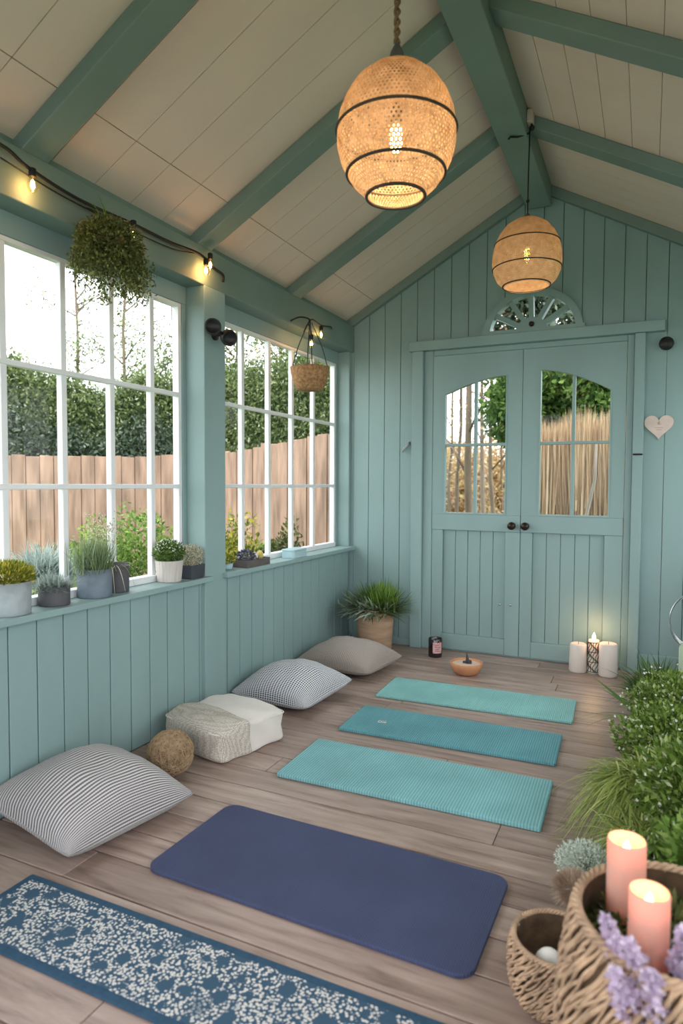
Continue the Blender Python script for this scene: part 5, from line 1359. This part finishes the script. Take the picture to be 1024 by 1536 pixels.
for i, (u, d, h, r_) in enumerate(((686, 9.0, 3.9, .035), (702, 8.0, 4.2, .055), (722, 10.0, 4.4, .04), (738, 9.5, 4.0, .04), (675, 10.5, 3.6, .03), (752, 11.0, 3.6, .03))):
    p = at(u, 722, d)
    tree(['thin bare trunk nearest the glass edge', 'thickest bare trunk left of the glazing bar', 'bare trunk behind the glazing bar', 'bare brown trunk right of the glazing bar', 'slim far trunk at the left of the left door glass', 'slim far trunk near the evergreen branch'][i]+' through the left door', (p.x, p.y), h, (.8, .8, .8), 420, .05, 'leaf_autumn', nb=8, r0=r_, seed=60+i, group=gw, name='woodland_tree')
for i, (u, d, zt, r, n, mt_, lab) in enumerate(((670, 11.5, 1.75, 1.1, 9000, 'leaf_autumn', 'pinkish brown thicket low behind the trunks through the left door'), (735, 12.0, 1.85, 1.2, 9000, 'leaf_gold', 'golden thicket low behind the trunks through the left door'), (820, 12.5, 1.8, 1.4, 7000, 'leaf_autumn', 'brown thicket behind the reed screen'))):
    p = at(u, 722, d); t = thing('woodland_thicket', lab, 'bush', (p.x, p.y, -.12), 'autumn thickets beyond the doors')
    P, D = ell(n, (p.x, p.y, zt*.5), (r, r*.7, zt*.6), .1)
    flush_quads('foliage', leaves(P, RNG.normal(size=P.shape), RNG.uniform(.05, .12, n), RNG.uniform(.03, .06, n)), mt_, t)
    m = MB()
    for k in range(10):
        a = RNG.uniform(-r*.7, r*.7); m.tube([(p.x+a, p.y, -.12), (p.x+a*1.1, p.y, zt)], [.02, .006], 4)
    m.build('stem', 'bark', t)

# ------------------------------------------------------------------ light
w = bpy.data.worlds.new('world'); sc.world = w; w.use_nodes = True; nt = w.node_tree; nt.nodes.clear()
out = nt.nodes.new('ShaderNodeOutputWorld'); bg = nt.nodes.new('ShaderNodeBackground')
bg.inputs[0].default_value = (.96, .965, 1.0, 1); bg.inputs[1].default_value = 2.6
nt.links.new(bg.outputs[0], out.inputs[0])
def portal(loc, rot, sx, sy):
    l = bpy.data.lights.new('window_portal', 'AREA'); l.shape = 'RECTANGLE'; l.size = sx; l.size_y = sy; l.cycles.is_portal = True
    o = bpy.data.objects.new('window_portal', l); COL.objects.link(o); o.location = loc; o.rotation_euler = rot
portal((-.18, -2.55, 1.33), (0, -PI/2, 0), 1.32, 1.6); portal((-.18, -.8, 1.33), (0, -PI/2, 0), 1.32, 1.5); portal((-.18, -4.3, 1.33), (0, -PI/2, 0), 1.32, 1.6)
portal((W+.18, -2.55, 1.33), (0, PI/2, 0), 1.32, 1.6); portal((W+.18, -.8, 1.33), (0, PI/2, 0), 1.32, 1.5); portal((W+.18, -4.3, 1.33), (0, PI/2, 0), 1.32, 1.6)
portal((XR, YF-.12, 1.05), (PI/2, 0, 0), 2.1, 2.1)
portal((XR, .12, 1.2), (-PI/2, 0, 0), 1.2, 1.8)

# ------------------------------------------------------------------ camera
cd = bpy.data.cameras.new('camera'); co = bpy.data.objects.new('camera', cd); COL.objects.link(co); sc.camera = co
cd.sensor_fit = 'VERTICAL'; cd.sensor_height = 36; cd.sensor_width = 24; cd.lens = FPX/1536*36
M = Matrix(((_R2[0], _U2[0], -_F[0]), (_R2[1], _U2[1], -_F[1]), (_R2[2], _U2[2], -_F[2])))
co.matrix_world = Matrix.Translation(Vector(CAM.tolist())) @ M.to_4x4()
cd.clip_start = .05; cd.clip_end = 200
cd.dof.use_dof = True; cd.dof.focus_distance = 3.0; cd.dof.aperture_fstop = 2.6
sc.view_settings.view_transform = 'Standard'; sc.view_settings.look = 'None'; sc.view_settings.exposure = 0.80; sc.view_settings.gamma = 1
sc.view_settings.use_curve_mapping = False
sc.cycles.max_bounces = 10; sc.cycles.diffuse_bounces = 6; sc.cycles.transparent_max_bounces = 24; sc.cycles.transmission_bounces = 6
sc.cycles.use_denoising = True; sc.cycles.sample_clamp_indirect = 6.0
